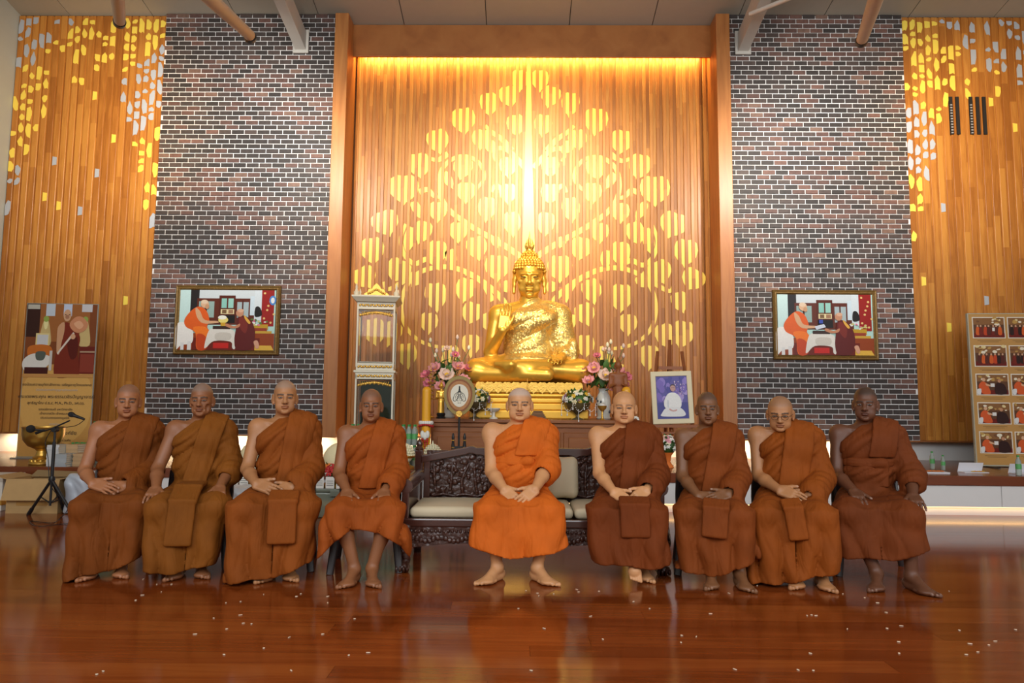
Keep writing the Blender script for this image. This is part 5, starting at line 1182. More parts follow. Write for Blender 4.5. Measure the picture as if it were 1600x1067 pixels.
def lotus_bouquet(px, Y, label, seed, flip):
    r2 = random.Random(seed); b = at(px, 650, Y); t = thing('lotus_bouquet', label, 'flowers', (b.x, Y, ZA), group='lotus bouquets beside the statue')
    v = MB().lathe([(.0, 0), (.085, 0), (.095, .015), (.080, .04), (.085, .10), (.092, .20), (.086, .28), (.062, .33), (.058, .36), (.075, .385), (.070, .385), (.05, .36), (0, .34)], (0, 0, 0), 24)
    v.build('vase', mat('blue_white_porcelain', srgb(226, 228, 220), .18, namt=.06, coat=.4), t, smooth=50)
    for k in range(22):
        a, z = r2.random()*2*PI, r2.uniform(.08, .27); MB().ell((.090*math.cos(a), .090*math.sin(a), z), (.012, .012, .016), 7, 5).build('painted_spray', mat('cobalt_glaze', srgb(70, 80, 92), .2), t, smooth=60)
    heads = [(-.26, -.12, .52, 1.35, 2), (-.15, -.17, .60, 1.5, 0), (.0, -.21, .52, 1.75, 1), (.13, -.16, .62, 1.5, 0), (.25, -.1, .60, 1.3, 2), (-.22, -.16, .42, 1.3, 2), (.20, -.19, .46, 1.4, 0), (-.08, -.2, .38, 1.25, 0), (.09, -.10, .78, .9, 2), (-.02, -.06, .86, .8, 1)]
    for (x, y, z, s, mi) in heads:
        x = x*flip; bloom(t, (x, y, z), s*1.15, mi, (.9+r2.uniform(-.2, .2), 0, x*2.2))
        MB().tube(spline([(0, 0, .34), (x*.4, y*.4, .34+(z-.34)*.6), (x, y+.02, z-.01)], 4), .006, 6).build('stem', stemm, t, smooth=60)
    for k in range(9):
        x, y, z = r2.uniform(-.26, .26), r2.uniform(-.12, .02), r2.uniform(.74, 1.0)
        MB().lathe([(0, 0), (.016, .01), (.022, .03), (.014, .055), (0, .07)], (x, y, z), 8).build('bud', pink[1] if k % 2 else cream_f, t, smooth=60)
        MB().tube(spline([(0, 0, .34), (x*.5, y*.5, .6), (x, y, z+.005)], 4), .0045, 5).build('stem', stemm, t, smooth=60)
    for k in range(34):
        a = r2.random()*2*PI; rad = r2.uniform(.08, .26); o = inst('leaf', LEAF, t, (rad*math.cos(a)*.9, rad*math.sin(a)*.5-.06, r2.uniform(.36, .68))); o.rotation_euler = (r2.uniform(-1.2, .8), r2.uniform(-.8, .8), a+PI/2); sc = r2.uniform(.8, 1.5); o.scale = (sc,)*3
    return t
lotus_bouquet(700, 8.78, 'lotus bouquet in porcelain vase, left of the statue behind the oval fan', 4, 1)
lotus_bouquet(943, 8.78, 'lotus bouquet in blue and white vase, right of the statue', 9, -1)
flower_d = []
for m in (wht, cream_f, yel, mat('lilac_petal', srgb(150, 110, 130), .6), mat('orange_petal', srgb(232, 130, 50), .6), mat('red_petal', srgb(190, 40, 40), .6), mat('pink_petal', srgb(230, 160, 170), .6)):
    mb = MB()
    for k in range(6):
        a = 2*PI*k/6; mb.ell((.016*math.cos(a), .016*math.sin(a), .004), (.013, .009, .005), 6, 4, rot3(0, 0, a))
    mb.ell((0, 0, .007), (.008, .008, .006), 6, 4); o = mb.build('blossom', m, smooth=60); flower_d.append(o.data); bpy.data.objects.remove(o)
def posy(t, c, r, n, pal, seed, zsq=.7, sc=1.0, leaves=18):
    r2 = random.Random(seed)
    MB().ell(c, (r*.8, r*.7, r*zsq*.8), 14, 9).build('foliage_core', leafm, t, smooth=60)
    for k in range(n):
        a, h = r2.random()*2*PI, r2.uniform(-.25, 1); q = math.sqrt(max(0, 1-h*h)); d = Vector((q*math.cos(a), q*math.sin(a), h))
        o = inst('blossom', flower_d[r2.choice(pal)], t, Vector(c)+Vector((d.x*r, d.y*r*.85, d.z*r*zsq))); o.rotation_euler = d.to_track_quat('Z', 'Y').to_euler(); s_ = r2.uniform(.8, 1.35)*sc; o.scale = (s_,)*3
    for k in range(leaves):
        a, h = r2.random()*2*PI, r2.uniform(-.3, .9); q = math.sqrt(max(0, 1-h*h)); d = Vector((q*math.cos(a), q*math.sin(a), h))
        o = inst('leaf', LEAF, t, Vector(c)+Vector((d.x*r*.85, d.y*r*.7, d.z*r*zsq*.85))); o.rotation_euler = d.to_track_quat('Z', 'Y').to_euler(); o.scale = (.6,)*3
crystal = mat('crystal_bead', (.9, .88, .82), .08, namt=.02, coat=.5, spec=.8)
def bead_bowl(px, label, seed):
    b = at(px, 655, 8.40); t = thing('flower_bowl', label, 'flowers', (b.x, 8.37, ZA), group='footed flower bowls with bead strings')
    MB().lathe([(0, 0), (.075, 0), (.07, .012), (.02, .03), (.018, .06), (.06, .09), (.13, .13), (.16, .20), (.155, .20), (.12, .135), (0, .10)], (0, 0, 0), 20).build('bowl', mat('smoked_glass', srgb(120, 104, 70), .12, trans=.35, namt=.1), t, smooth=50)
    posy(t, (0, 0, .235), .18, 60, [0, 0, 1, 1, 2, 3], seed, .62, 1.05, 44)
    for k in range(3):
        x0, x1 = -.19+.135*k, -.19+.135*(k+1); mb = MB()
        for i in range(13):
            u = i/12; mb.ell((x0+(x1-x0)*u, -.155, .20-.10*4*u*(1-u)), (.0055,)*3, 6, 4)
        mb.build('bead_string', crystal, t, smooth=60)
    for k in range(7):
        x = -.20+.40*k/6; mb = MB(); L = 9 if k % 3 == 0 else 4
        for i in range(L): mb.ell((x, -.16, (.19 if k % 2 == 0 else .12)-.014*i), (.005, .005, .007), 6, 4)
        mb.ell((x, -.16, (.19 if k % 2 == 0 else .12)-.014*L-.006), (.009, .009, .014), 6, 5); mb.build('bead_pendant', crystal, t, smooth=60)
bead_bowl(902, 'footed bowl of white and yellow flowers with bead strings, right of the centre', 31)
bead_bowl(742, 'footed bowl of white and yellow flowers with bead strings, behind the oval fan', 32)
wax = mat('yellow_wax', srgb(246, 176, 36), .35, namt=.05, coat=.2)
def candle(px, ptop, label, garland):
    Y = 8.12; b = at(px, 700, Y); top = at(px, ptop, Y).z; r = .052; h = top-ZST
    t = thing('candle', label, 'candle', (b.x, Y, ZST), group='tall yellow candles flanking the altar')
    MB().lathe([(0, 0), (.11, 0), (.12, .02), (.08, .05), (.07, .10), (.09, .12), (0, .12)], (0, 0, 0), 20).build('holder', gold_d, t, smooth=40)
    MB().lathe([(0, .10), (r, .10)]+[(r, h-.05)]+[(r*math.cos(a), h-.05+.05*math.sin(a)) for a in np.linspace(0, PI/2, 7)], (0, 0, 0), 24).build('wax_column', wax, t, smooth=40)
    if garland:
        g = thing('flower_garland', 'white jasmine garland with red tassels tied round the left candle', 'garland', (b.x, Y, ZST+h-.42))
        mb = MB()
        for k in range(16):
            a = 2*PI*k/16; mb.ell((.068*math.cos(a), .068*math.sin(a), .0), (.022, .022, .024), 8, 6)
        mb.build('jasmine_ring', wht, g, smooth=60); mb = MB()
        for k in range(20):
            a = 2*PI*k/20; mb.ell((.078*math.cos(a), .078*math.sin(a), -.03-.012*math.cos(2*a)), (.014,)*3, 7, 5)
        mb.build('red_ring', flower_d and mat('red_petal', (0, 0, 0)), g, smooth=60)
        for k in range(3):
            mb = MB(); mb.ell((-.03+.03*k, -.085, -.13-.02*(k == 1)), (.026, .020, .045), 9, 7); mb.build('jasmine_tassel', wht, g, smooth=60)
            mb = MB()
            for i in range(4): mb.ell((-.03+.03*k, -.085, -.19-.026*i-.02*(k == 1)), (.015-.002*i,)*3, 7, 5)
            mb.build('red_tassel', mat('red_petal', (0, 0, 0)), g, smooth=60)
candle(665, 604, 'tall yellow candle with garland left of the altar', 1)
candle(979, 604, 'tall yellow candle right of the altar behind the bald monk', 0)
# small garland on the right candle
g = thing('flower_garland', 'small white and red garland hanging from the right candle', 'garland', at(993, 656, 8.06)); mb = MB()
for k in range(10): mb.ell((.03*math.cos(k*.63), .0, .03*math.sin(k*.63)), (.016,)*3, 7, 5)
mb.build('jasmine_ring', wht, g, smooth=60); MB().ell((0, -.01, -.035), (.018, .018, .022), 8, 6).build('red_tassel', mat('red_petal', (0, 0, 0)), g, smooth=60)
# offering trays with jasmine domes
for k, (px, py) in enumerate(((676, 705), (633, 712))):
    p = at(px, py, 7.72); t = thing('jasmine_dome', ['white jasmine dome on a footed gold tray below the left candle', 'white jasmine dome on a footed gold tray beside the bottle packs'][k], 'offering', (p.x, 7.72, ZST), group='jasmine domes on trays')
    MB().lathe([(0, 0), (.10, 0), (.105, .015), (.05, .04), (.04, .09), (.11, .12), (.13, .135), (.12, .14), (0, .13)], (0, 0, 0), 20).build('tray', gold_d, t, smooth=40)
    mb = MB()
    for j in range(6):
        a = PI/2*j/6; n_ = max(3, int(20*math.cos(a)))
        for i in range(n_): mb.ell((.095*math.cos(a)*math.cos(2*PI*i/n_), .095*math.cos(a)*math.sin(2*PI*i/n_), .14+.115*math.sin(a)), (.015,)*3, 6, 4)
    mb.ell((0, 0, .15), (.09, .09, .10), 12, 8); mb.lathe([(0, .24), (.018, .25), (.010, .275), (.004, .30), (0, .305)], (0, 0, 0), 8); mb.build('jasmine_mound', cream_f, t, smooth=60)
# oval ceremonial fan on a black stand
YF = 7.88; pf = at(718, 618, YF); fz = pf.z-ZST
fan = thing('ceremonial_fan', 'oval ceremonial fan with black emblem on cream, standing before the altar', 'fan', (pf.x, YF, ZST))
def egg(rx, rz, n=40): return [(rx*math.cos(2*PI*k/n)*(1-.10*math.sin(2*PI*k/n)*-1), fz+rz*math.sin(2*PI*k/n)) for k in range(n)]
MB().prism(egg(.178, .225), -.006, .006).build('fan_rim', mat('olive_gold_brocade', srgb(150, 128, 70), .5, .3, nscale=50, namt=.25), fan, bevel=.003)
MB().prism(egg(.145, .185), -.010, 0).build('fan_border', mat('brown_brocade', srgb(146, 86, 46), .6, nscale=50, namt=.25), fan)
MB().prism(egg(.128, .165), -.012, 0).build('fan_border', mat('tan_brocade', srgb(186, 130, 78), .6, nscale=50, namt=.25), fan)
MB().prism(egg(.100, .128), -.014, 0).build('fan_field', mat('cream_silk', srgb(238, 230, 208), .6, namt=.04), fan)
em = MB()                                                # the printed emblem: spired arch over a kneeling pair with scrolls
def stroke(pts, w): 
    L, Rr = ribbon(pts, w, w*.5)
    for i in range(len(L)-1): em.face([(L[i][0], -.0146, fz+L[i][1]), (L[i+1][0], -.0146, fz+L[i+1][1]), (Rr[i+1][0], -.0146, fz+Rr[i+1][1]), (Rr[i][0], -.0146, fz+Rr[i][1])])
for q in (-1, 1):
    stroke([(q*.002, .105), (q*.006, .06), (q*.022, .035), (q*.05, .015), (q*.066, -.02)], .010); stroke([(0, .05), (q*.02, .02), (q*.042, -.005), (q*.045, -.03)], .008)
    stroke([(q*.066, -.02), (q*.07, -.05), (q*.05, -.065), (q*.035, -.05), (q*.045, -.035)], .008); stroke([(q*.01, .02), (q*.012, -.02), (q*.03, -.05), (q*.01, -.062)], .010)
    stroke([(q*.022, -.005), (q*.026, -.025), (q*.018, -.04)], .007); stroke([(q*.004, -.085), (q*.02, -.082)], .008)
stroke([(0, .11), (0, .03)], .007); stroke([(0, .02), (0, -.06)], .005)
em.build('emblem', mat('ink_black', (.02, .018, .02), .6), fan, recalc=False)
MB().lathe([(0, -.012), (.035, -.012), (.038, 0), (.035, .012), (0, .012)], (0, -.012, fz-.205), 18, R=rot3(PI/2)).build('fan_boss', gold_d, fan, smooth=40)
MB().tube([(0, 0, .05), (0, 0, fz-.20)], .012, 10).build('fan_pole', blk, fan, smooth=60)
MB().b2((-.10, -.07, 0), (.10, .07, .03)).build('stand_base', blk, fan, bevel=.005); MB().b2((-.075, -.012, .20), (.075, .012, .235)).build('stand_bar', blk, fan, bevel=.005)
for q in (-1, 1):
    MB().lathe([(0, .03), (.018, .03), (.014, .08), (.022, .12), (.014, .16), (.020, .24), (.012, .30), (.018, .33), (.010, .37), (0, .385)], (q*.065, 0, 0), 12).build('stand_post', blk, fan, smooth=50)
    for z in (.10, .22, .30): MB().lathe([(0, -.004), (.021, -.004), (.021, .004), (0, .004)], (q*.065, 0, z), 12).build('gold_ring', gold_d, fan, smooth=40)
# small figures and pieces on the altar
def mini_statue(px, py_top, Y, zbase, m, label, robe_w=1.0):
    b = at(px, 640, Y); H = at(px, py_top, Y).z-zbase; t = thing('standing_figurine', label, 'figurine', (b.x, Y, zbase)); k = H/1.0
    F = Field(); s = k
    F.cone((0, 0, .14*s), (0, 0, .42*s), .085*s*robe_w, .075*s, k=.03*s); F.ell((0, 0, .58*s), (.105*s, .065*s, .15*s), k=.05*s); F.cone((-.09*s, 0, .70*s), (.09*s, 0, .70*s), .04*s, k=.03*s)
    F.cone((0, 0, .72*s), (0, -.005*s, .80*s), .032*s, k=.02*s); F.ell((0, -.005*s, .86*s), (.052*s, .058*s, .072*s), k=.015*s); F.ell((0, .0, .935*s), (.026*s, .026*s, .03*s), k=.012*s); F.cone((0, 0, .95*s), (0, 0, .995*s), .012*s, .002*s, k=.01*s)
    for q in (-1, 1): F.cone((q*.115*s, 0, .70*s), (q*.13*s, -.01*s, .52*s), .030*s, .026*s, k=.015*s); F.cone((q*.13*s, -.01*s, .52*s), (q*.06*s, -.09*s, .55*s), .026*s, .018*s, k=.015*s); F.cone((q*.055*s, .01, .85*s), (q*.055*s, .01, .81*s), .010*s, k=.008*s)
    F.disp(lambda X, Y_, Z: -.006*s*np.abs(np.sin(X/s*55))*(Z < .5*s)); V, Q = F.mesh(max(.005, .009*s)); np_obj('figure', V, Q, m, t)
    MB().lathe([(0, 0), (.12*s, 0), (.125*s, .03*s), (.10*s, .05*s), (.105*s, .09*s), (.12*s, .11*s), (.10*s, .15*s), (0, .15*s)], (0, 0, 0), 20).build('base', m if robe_w > 1 else blk, t, smooth=40); return t
teak = mat('carved_teak', srgb(150, 86, 42), .5, namt=.25, nscale=20, stretch=(1, 1, .3))
mini_statue(966, 556, 8.36, ZA, teak, 'carved brown wooden standing figure right of the altar', 1.35)
mini_statue(689, 594, 8.36, ZA, gold, 'small gold standing figure on a black base left of the altar', 1.0)
def spire(px, py0, py1, Y, label, m, tiers=7, r0=.05, base=True, z0=None):
    b = at(px, py1, Y); zb = z0 if z0 is not None else b.z; H = at(px, py0, Y).z-zb; t = thing('tiered_spire', label, 'ornament', (b.x, Y, zb))
    MB().tube([(0, 0, 0), (0, 0, H)], [.007, .003], 8).build('rod', m, t, smooth=60)
    for k in range(tiers):
        z = H*(.35+.6*k/tiers); r = r0*(1-.8*k/tiers); MB().lathe([(0, .012), (r*.5, .010), (r, 0), (r*.96, -.008), (r*.45, .003), (0, .004)], (0, 0, z), 14).build('tier', m, t, smooth=50)
    MB().lathe([(0, 0), (.05, 0), (.052, .012), (.02, .025), (.012, .06), (0, .06)], (0, 0, 0), 14).build('base', m, t, smooth=40)
spire(672, 568, 650, 8.55, 'thin tiered gold spire beside the left candle', gold_d, 8, .055, z0=ZA)
spire(978, 575, 650, 8.55, 'thin tiered gold spire behind the right candle', gold_d, 8, .045, z0=ZA)
spire(824, 592, 622, 8.38, 'tiny gold tiered spire in front of the statue pedestal', gold_d, 5, .035, z0=ZA)
p = at(771, 655, 8.36); t = thing('stem_dish', 'small white stemmed dish on the altar edge', 'dish', (p.x, 8.36, ZA))
MB().lathe([(0, 0), (.05, 0), (.052, .01), (.022, .03), (.018, .06), (.02, .08), (.065, .10), (.085, .125), (.08, .13), (.05, .11), (0, .10)], (0, 0, 0), 20).build('dish', mat('white_ceramic', srgb(236, 230, 214), .25), t, smooth=40)
for k in range(5):
    b = at(841, 655, 8.36); tag(MB().b2((-.06-.02*(4-k)*.6, -.05, 0), (.05+.012*(4-k), .05, .020)).build('altar_book', mat('old_book', srgb(120, 84, 50), .6, objvar=.3), loc=(b.x, 8.36, ZA+.0205*k), bevel=.003), ['lowest', 'second', 'middle', 'fourth', 'topmost'][k]+' small brown book in the stack behind the orange monk', 'book', 'small brown books on the altar')
p = at(941, 640, 8.36); t = thing('offering_cup', 'small gold footed cup in front of the porcelain vase', 'cup', (p.x, 8.36, ZA)); MB().lathe([(0, 0), (.035, 0), (.015, .02), (.012, .10), (.05, .14), (.055, .17), (.05, .17), (0, .14)], (0, 0, 0), 16).build('cup', gold_d, t, smooth=40); MB().ell((0, 0, .17), (.045, .045, .03), 12, 7).build('flower_fill', wht, t, smooth=60)
# ------------------------------------------------------------------ portrait on an easel
YE = 8.55; e0 = at(1050, 622, YE); ez = lambda py: at(1050, py, YE).z-ZST
es = thing('easel', 'brown wooden tripod easel right of the altar', 'easel', (e0.x, YE+.05, ZST))
wo = mat('easel_wood', srgb(150, 88, 48), .5, namt=.15, nscale=12, stretch=(1, 1, .2))
for x0, x1, nm in ((-.30, -.15, 'leg'), (.30, .15, 'leg')): MB().tube([(x0, -.06, 0), (x1, .05, ez(548))], .022, 4).build(nm, wo, es)
MB().tube([(0, .45, 0), (0, .05, ez(540))], .022, 4).build('leg', wo, es); MB().tube([(-.01, -.01, ez(700)), (.0, .045, ez(530))], .022, 4).build('mast', wo, es)
MB().b2((-.33, -.12, ez(668)), (.33, -.02, ez(663))).build('ledge', wo, es, bevel=.003); MB().b2((-.30, -.04, ez(678)), (.30, -.015, ez(675))).build('crossbar', wo, es); MB().b2((-.15, .0, ez(577)), (.15, .03, ez(572))).build('crossbar', wo, es)
Wp, Hp = .50, ez(580)-ez(662)
pr_ = thing('framed_portrait', 'cream framed portrait of a seated figure in white on a violet ground', 'picture', (e0.x-.0, YE-.075, ZST+ez(662)))
pr_.rotation_euler = (-.07, -.035, 0)
for lo, hi in (((-Wp/2, -.018, 0), (Wp/2, .012, .062)), ((-Wp/2, -.018, Hp-.062), (Wp/2, .012, Hp)), ((-Wp/2, -.0178, .0), (-Wp/2+.062, .012, Hp)), ((Wp/2-.062, -.0178, 0), (Wp/2, .012, Hp))): MB().b2(lo, hi).build('frame_rail', mat('cream_frame', srgb(226, 212, 172), .4, namt=.05), pr_, bevel=.008)
sh_ = [(S(92, 84, 158), rect(0, 0, 1, 1))]+blobs(26, .05, .02, .95, .6, [S(140, 120, 196), S(120, 100, 182), S(170, 150, 210), S(74, 70, 150)], .05, .13)+[(S(66, 66, 140), rect(0, .62, 1, 1))]+blobs(40, .55, .12, .90, .50, [S(196, 170, 214), S(220, 200, 226), S(150, 110, 170)], .008, .022)
sh_ += [(S(236, 236, 232), sm([(.28, .50), (.40, .40), (.60, .40), (.74, .50), (.78, .64), (.70, .76), (.30, .76), (.22, .64)])), (S(228, 228, 226), sm([(.14, .86), (.30, .74), (.70, .74), (.88, .86), (.84, .94), (.5, .95), (.12, .93)])), (S(206, 210, 214), sm([(.34, .56), (.38, .60), (.36, .74), (.32, .70)])), (S(196, 150, 140), ellp(.53, .28, .085, .085)), (S(70, 54, 60), sm([(.45, .25), (.48, .20), (.58, .20), (.61, .25), (.56, .225), (.50, .225)])), (S(120, 84, 84), rect(.49, .272, .525, .28)), (S(120, 84, 84), rect(.545, .272, .58, .28)), (S(206, 160, 150), sm([(.40, .76), (.50, .80), (.62, .78), (.60, .82), (.48, .83), (.38, .79)]))]
print_sheet('portrait_print', sh_, Wp-.12, Hp-.12, pr_, (0, -.004, Hp/2))
b = at(1042, 715, 8.2); t = thing('flower_stand', 'white and green flower arrangement with orange ribbon below the easel portrait', 'flowers', (b.x, 8.15, ZST))
MB().lathe([(0, 0), (.07, 0), (.06, .02), (.03, .06), (.04, .13), (.07, .17), (0, .17)], (0, 0, 0), 16).build('vase', mat('orange_ribbon', srgb(226, 120, 50), .5), t, smooth=40); posy(t, (0, 0, .24), .13, 60, [0, 0, 1, 6], 41, .9, 1.0, 26)
# ------------------------------------------------------------------ water bottles
pet_m = mat('pet_plastic', srgb(210, 224, 214), .1, trans=.55, namt=.03, ior=1.2); capm = mat('green_cap', srgb(60, 150, 70), .4); labm = mat('green_label', srgb(90, 168, 96), .4, namt=.25, nscale=40); labw = mat('pale_label', srgb(214, 226, 214), .4, namt=.1)
def meshof(mb, nm, m, **kw): o = mb.build(nm, m, **kw); d = o.data; bpy.data.objects.remove(o); return d
BOT = (meshof(MB().lathe([(0, 0), (.028, 0), (.031, .01), (.031, .15), (.026, .175), (.013, .20), (.013, .215), (0, .215)], (0, 0, 0), 12), 'bottle', pet_m, smooth=50), meshof(MB().lathe([(0, .212), (.015, .212), (.015, .232), (0, .233)], (0, 0, 0), 10), 'cap', capm, smooth=40), meshof(MB().lathe([(.0315, .07), (.0322, .07), (.0322, .13), (.0315, .13)], (0, 0, 0), 12), 'label_band', labm, smooth=40))
def bottle(parent, loc):
    o = inst('bottle', BOT[0], parent, loc); inst('cap', BOT[1], o); inst('label_band', BOT[2], o); return o
film = mat('shrink_film', srgb(220, 232, 224), .15, trans=.6, namt=.02, alpha=.35)
def pack(x, y, z, nx, ny, label, rz=0.0):
    t = thing('bottle_pack', label, 'bottles', (x, y, z), rz, 'packs of bottled water on the stage')
    for i in range(nx):
        for j in range(ny): bottle(t, ((i-(nx-1)/2)*.064, (j-(ny-1)/2)*.064, 0))
    return t
b = at(605, 700, 8.0)
for k in range(2):
    pack(b.x-.235, 7.98, ZST+.236*k, 6, 2, ['lower', 'upper'][k]+' pack of green-capped water bottles behind the monk in red-orange', 0)
    pack(b.x+.155, 7.98, ZST+.236*k, 6, 2, ['lower', 'upper'][k]+' pack of green-capped water bottles left of the yellow candle', 0)
b = at(149, 700, 7.95)
pack(b.x-.0, 8.12, ZST, 5, 2, 'lower rear pack of water bottles behind the leftmost monk', 0); pack(b.x+.02, 8.12, ZST+.236, 5, 2, 'upper pack of water bottles behind the leftmost monk', 0); pack(b.x-.12, 7.96, ZST+.0, 5, 2, 'front pack of water bottles between the books and the leftmost monk', 0)
# ------------------------------------------------------------------ left side: banner, bowl, books, boxes, microphone
YBn = 8.55; bl, br = at(41, 600, YBn), at(150, 600, YBn)
zt_, zb_ = at(95, 473, YBn).z, ZST+.01
Wb, Hb = .86, zt_-zb_; bcx = (at(95, 473, YBn).x+at(88, 700, YBn).x)/2
bn = thing('standing_banner', 'tall tan banner with photo of a robed man holding a fan and dark script', 'banner', (bcx, YBn, ZST))
bn.rotation_euler = (0, 0, .08)
MB().b2((-Wb/2, -.008, .012), (Wb/2, .012, Hb)).build('board', mat('banner_edge', srgb(150, 150, 140), .5), bn, bevel=.004)
MB().b2((-Wb/2-.02, -.10, 0), (Wb/2+.02, .10, .014)).build('foot', mat('silver_foot', srgb(170, 168, 160), .35, .6), bn, bevel=.004)
hp_ = .585   # print height share of the photograph, from the top
bs = [(S(206, 152, 80), rect(0, 0, 1, 1)), (S(218, 168, 92), sm([(.05, .5), (.5, .44), (.95, .5), (.95, .8), (.5, .95), (.05, .8)])), (S(128, 70, 36), rect(0, 0, 1, .40)), (S(60, 34, 26), rect(0, 0, .19, .22)), (S(190, 186, 170), rect(.01, .005, .18, .035)), (S(160, 100, 52), rect(.19, 0, .9, .25)),
      (S(196, 206, 214), rect(.27, 0, .40, .08)), (S(196, 206, 226), rect(.52, 0, .64, .08)), (S(206, 204, 206), rect(.78, 0, .93, .05))]
for cx_ in (.28, .84): bs += [(S(206, 180, 120), sm([(cx_-.08, .27), (cx_-.06, .16), (cx_-.02, .10), (cx_+.02, .10), (cx_+.06, .16), (cx_+.08, .27)])), (S(232, 222, 160), ellp(cx_, .13, .03, .04)), (S(150, 170, 80), ellp(cx_, .10, .04, .02))]
bs += [(S(226, 206, 140), rect(.15, .195, .34, .28)), (S(206, 206, 206), rect(.17, .205, .325, .275)), (S(200, 110, 40), sm([(.05, .29), (.2, .27), (.36, .28), (.40, .33), (.3, .36), (.08, .36)])), (S(226, 222, 212), sm([(0, .37), (.14, .33), (.38, .35), (.36, .40), (.15, .48), (.0, .43)])), (S(90, 96, 86), sm([(.17, .32), (.30, .32), (.28, .37), (.18, .37)])), (S(206, 200, 190), rect(.36, .31, .40, .44)),
       (S(110, 36, 26), rect(.78, .28, 1, .46)), (S(140, 60, 44), rect(.80, .33, 1, .45)), (S(180, 150, 120), rect(.79, .31, 1, .32)), (S(72, 30, 24), rect(.02, .42, .35, .47)),
       (S(124, 46, 28), sm([(.48, .17), (.56, .12), (.68, .15), (.78, .22), (.76, .32), (.80, .46), (.70, .48), (.46, .48), (.44, .36), (.48, .26)])), (S(92, 32, 22), sm([(.60, .24), (.74, .22), (.75, .34), (.66, .36)])), (S(206, 156, 116), sm([(.46, .15), (.54, .12), (.55, .18), (.52, .26), (.50, .33), (.46, .32), (.45, .22)])), (S(210, 164, 126), ellp(.58, .075, .055, .040)), (S(170, 120, 90), ellp(.58, .085, .03, .014)), (S(60, 40, 30), rect(.545, .068, .565, .073)), (S(60, 40, 30), rect(.60, .068, .62, .073)),
       (S(206, 140, 100), sm([(.62, .13), (.70, .085), (.80, .085), (.88, .13), (.84, .175), (.74, .19), (.66, .17)])), (S(226, 170, 130), sm([(.68, .13), (.76, .11), (.82, .14), (.76, .165)])), (S(222, 206, 190), [(.68, .185), (.70, .195), (.48, .335), (.465, .325)]), (S(214, 166, 128), ellp(.68, .215, .035, .018))]
bs += [(S(206-3*k, 152-3*k, 80), rect(0, .475-.004*k, 1, .485)) for k in range(4)]
print_sheet('banner_print', bs, Wb-.02, Hb-.03, bn, (0, -.0085, Hb/2+.006), print_m2)
ink = (.055, .03, .015); L = lambda f: Hb-.02-f*(Hb-.03)
for f, body, s_ in ((.535, 'ขอน้อมถวายมุทิตาสักการะ เจริญอายุวัฒนมงคล', .044), (.568, 'เนื่องในโอกาสทำบุญอายุวัฒนมงคล', .036), (.615, 'พระเดชพระคุณ พระธรรมวชิรปัญญาจารย์', .056), (.655, 'สุทธิญาโณ ป.ธ.๙, M.A., Ph.D., รศ.ดร.', .046), (.695, 'รองอธิการบดี มหาวิทยาลัย', .038), (.722, 'เจ้าอาวาสวัด เจ้าคณะภาค', .038), (.75, 'ประธานกรรมการมูลนิธิ', .038), (.79, 'ถวายโดย', .034), (.852, 'คณะศิษย์วัด จำนงค์ชัย', .060), (.895, 'และครอบครัว ทำบุญร่วมกัน', .038), (.92, 'ศิษยานุศิษย์ทุกท่าน', .038)):
    text(body, s_, (.62, .56, .46) if s_ < .037 else ink, bn, (0, -.0165, L(f)))
# gold footed bowl
b = at(65, 722, 7.72); t = thing('gold_bowl', 'large gold footed bowl on the stage edge behind the microphone', 'bowl', (b.x, 7.72, ZST))
MB().lathe([(0, 0), (.115, 0), (.125, .012), (.118, .03), (.085, .05), (.075, .065), (.095, .08), (.062, .10), (.055, .15), (.075, .175), (0, .175)], (0, 0, 0), 32).build('foot', gold_d, t, smooth=40)
for k in range(12):
    a = 2*PI*k/12; MB().ell((.10*math.cos(a), .10*math.sin(a), .04), (.022, .022, .026), 8, 6).build('foot_petal', gold_d, t, smooth=60)
MB().lathe([(0, .165), (.07, .17), (.14, .205), (.19, .27), (.205, .34), (.205, .40), (.212, .41), (.20, .415), (.195, .40), (.195, .34), (.17, .26), (.10, .20), (0, .18)], (0, 0, 0), 36).build('bowl', mat('aged_gold', srgb(190, 150, 70), .28, .85, namt=.1), t, smooth=40)
# stacked books
bookm = [mat('book_white', srgb(206, 208, 208), .5, namt=.06, objvar=.1), mat('book_tan', srgb(196, 160, 116), .55, namt=.08, objvar=.1), mat('book_grey', srgb(170, 176, 180), .5, namt=.06, objvar=.1)]; pagem = mat('page_edge', srgb(226, 218, 198), .8, namt=.05)
b0 = at(90, 724, 7.64)
for (dx, dy, n, mi, nm) in ((0, 0, 10, 0, 'white stack nearest the gold bowl'), (.137, .11, 10, 1, 'tan stack behind the pale books'), (.142, -.085, 6, 2, 'grey stack in front of the tan books'), (.288, .0, 6, 1, 'tan stack nearest the bottle packs')):
    for k in range(n):
        zz = ZST+.0225*k; o = thing('book', '', 'book', (b0.x+dx+rr.uniform(-.004, .004), 7.64+dy, zz), rr.uniform(-.05, .05), 'stacked books on the stage edge')
        o['label'] = ('bottom' if k == 0 else 'topmost' if k == n-1 else ['', 'second', 'third', 'fourth', 'fifth', 'sixth', 'seventh', 'eighth', 'ninth'][k])+' book of the '+nm+(', counted from below' if 0 < k < n-1 else '')
        MB().b2((-.063, -.088, .0015), (.061, .088, .0200)).build('pages', pagem, o); cm = bookm[mi]
        MB().b2((-.066, -.092, 0), (.066, .092, .0018)).build('cover', cm, o); MB().b2((-.066, -.092, .0202), (.066, .092, .0220)).build('cover', cm, o); MB().b2((-.066, -.0925, 0), (.066, -.0905, .0220)).build('spine', cm, o)
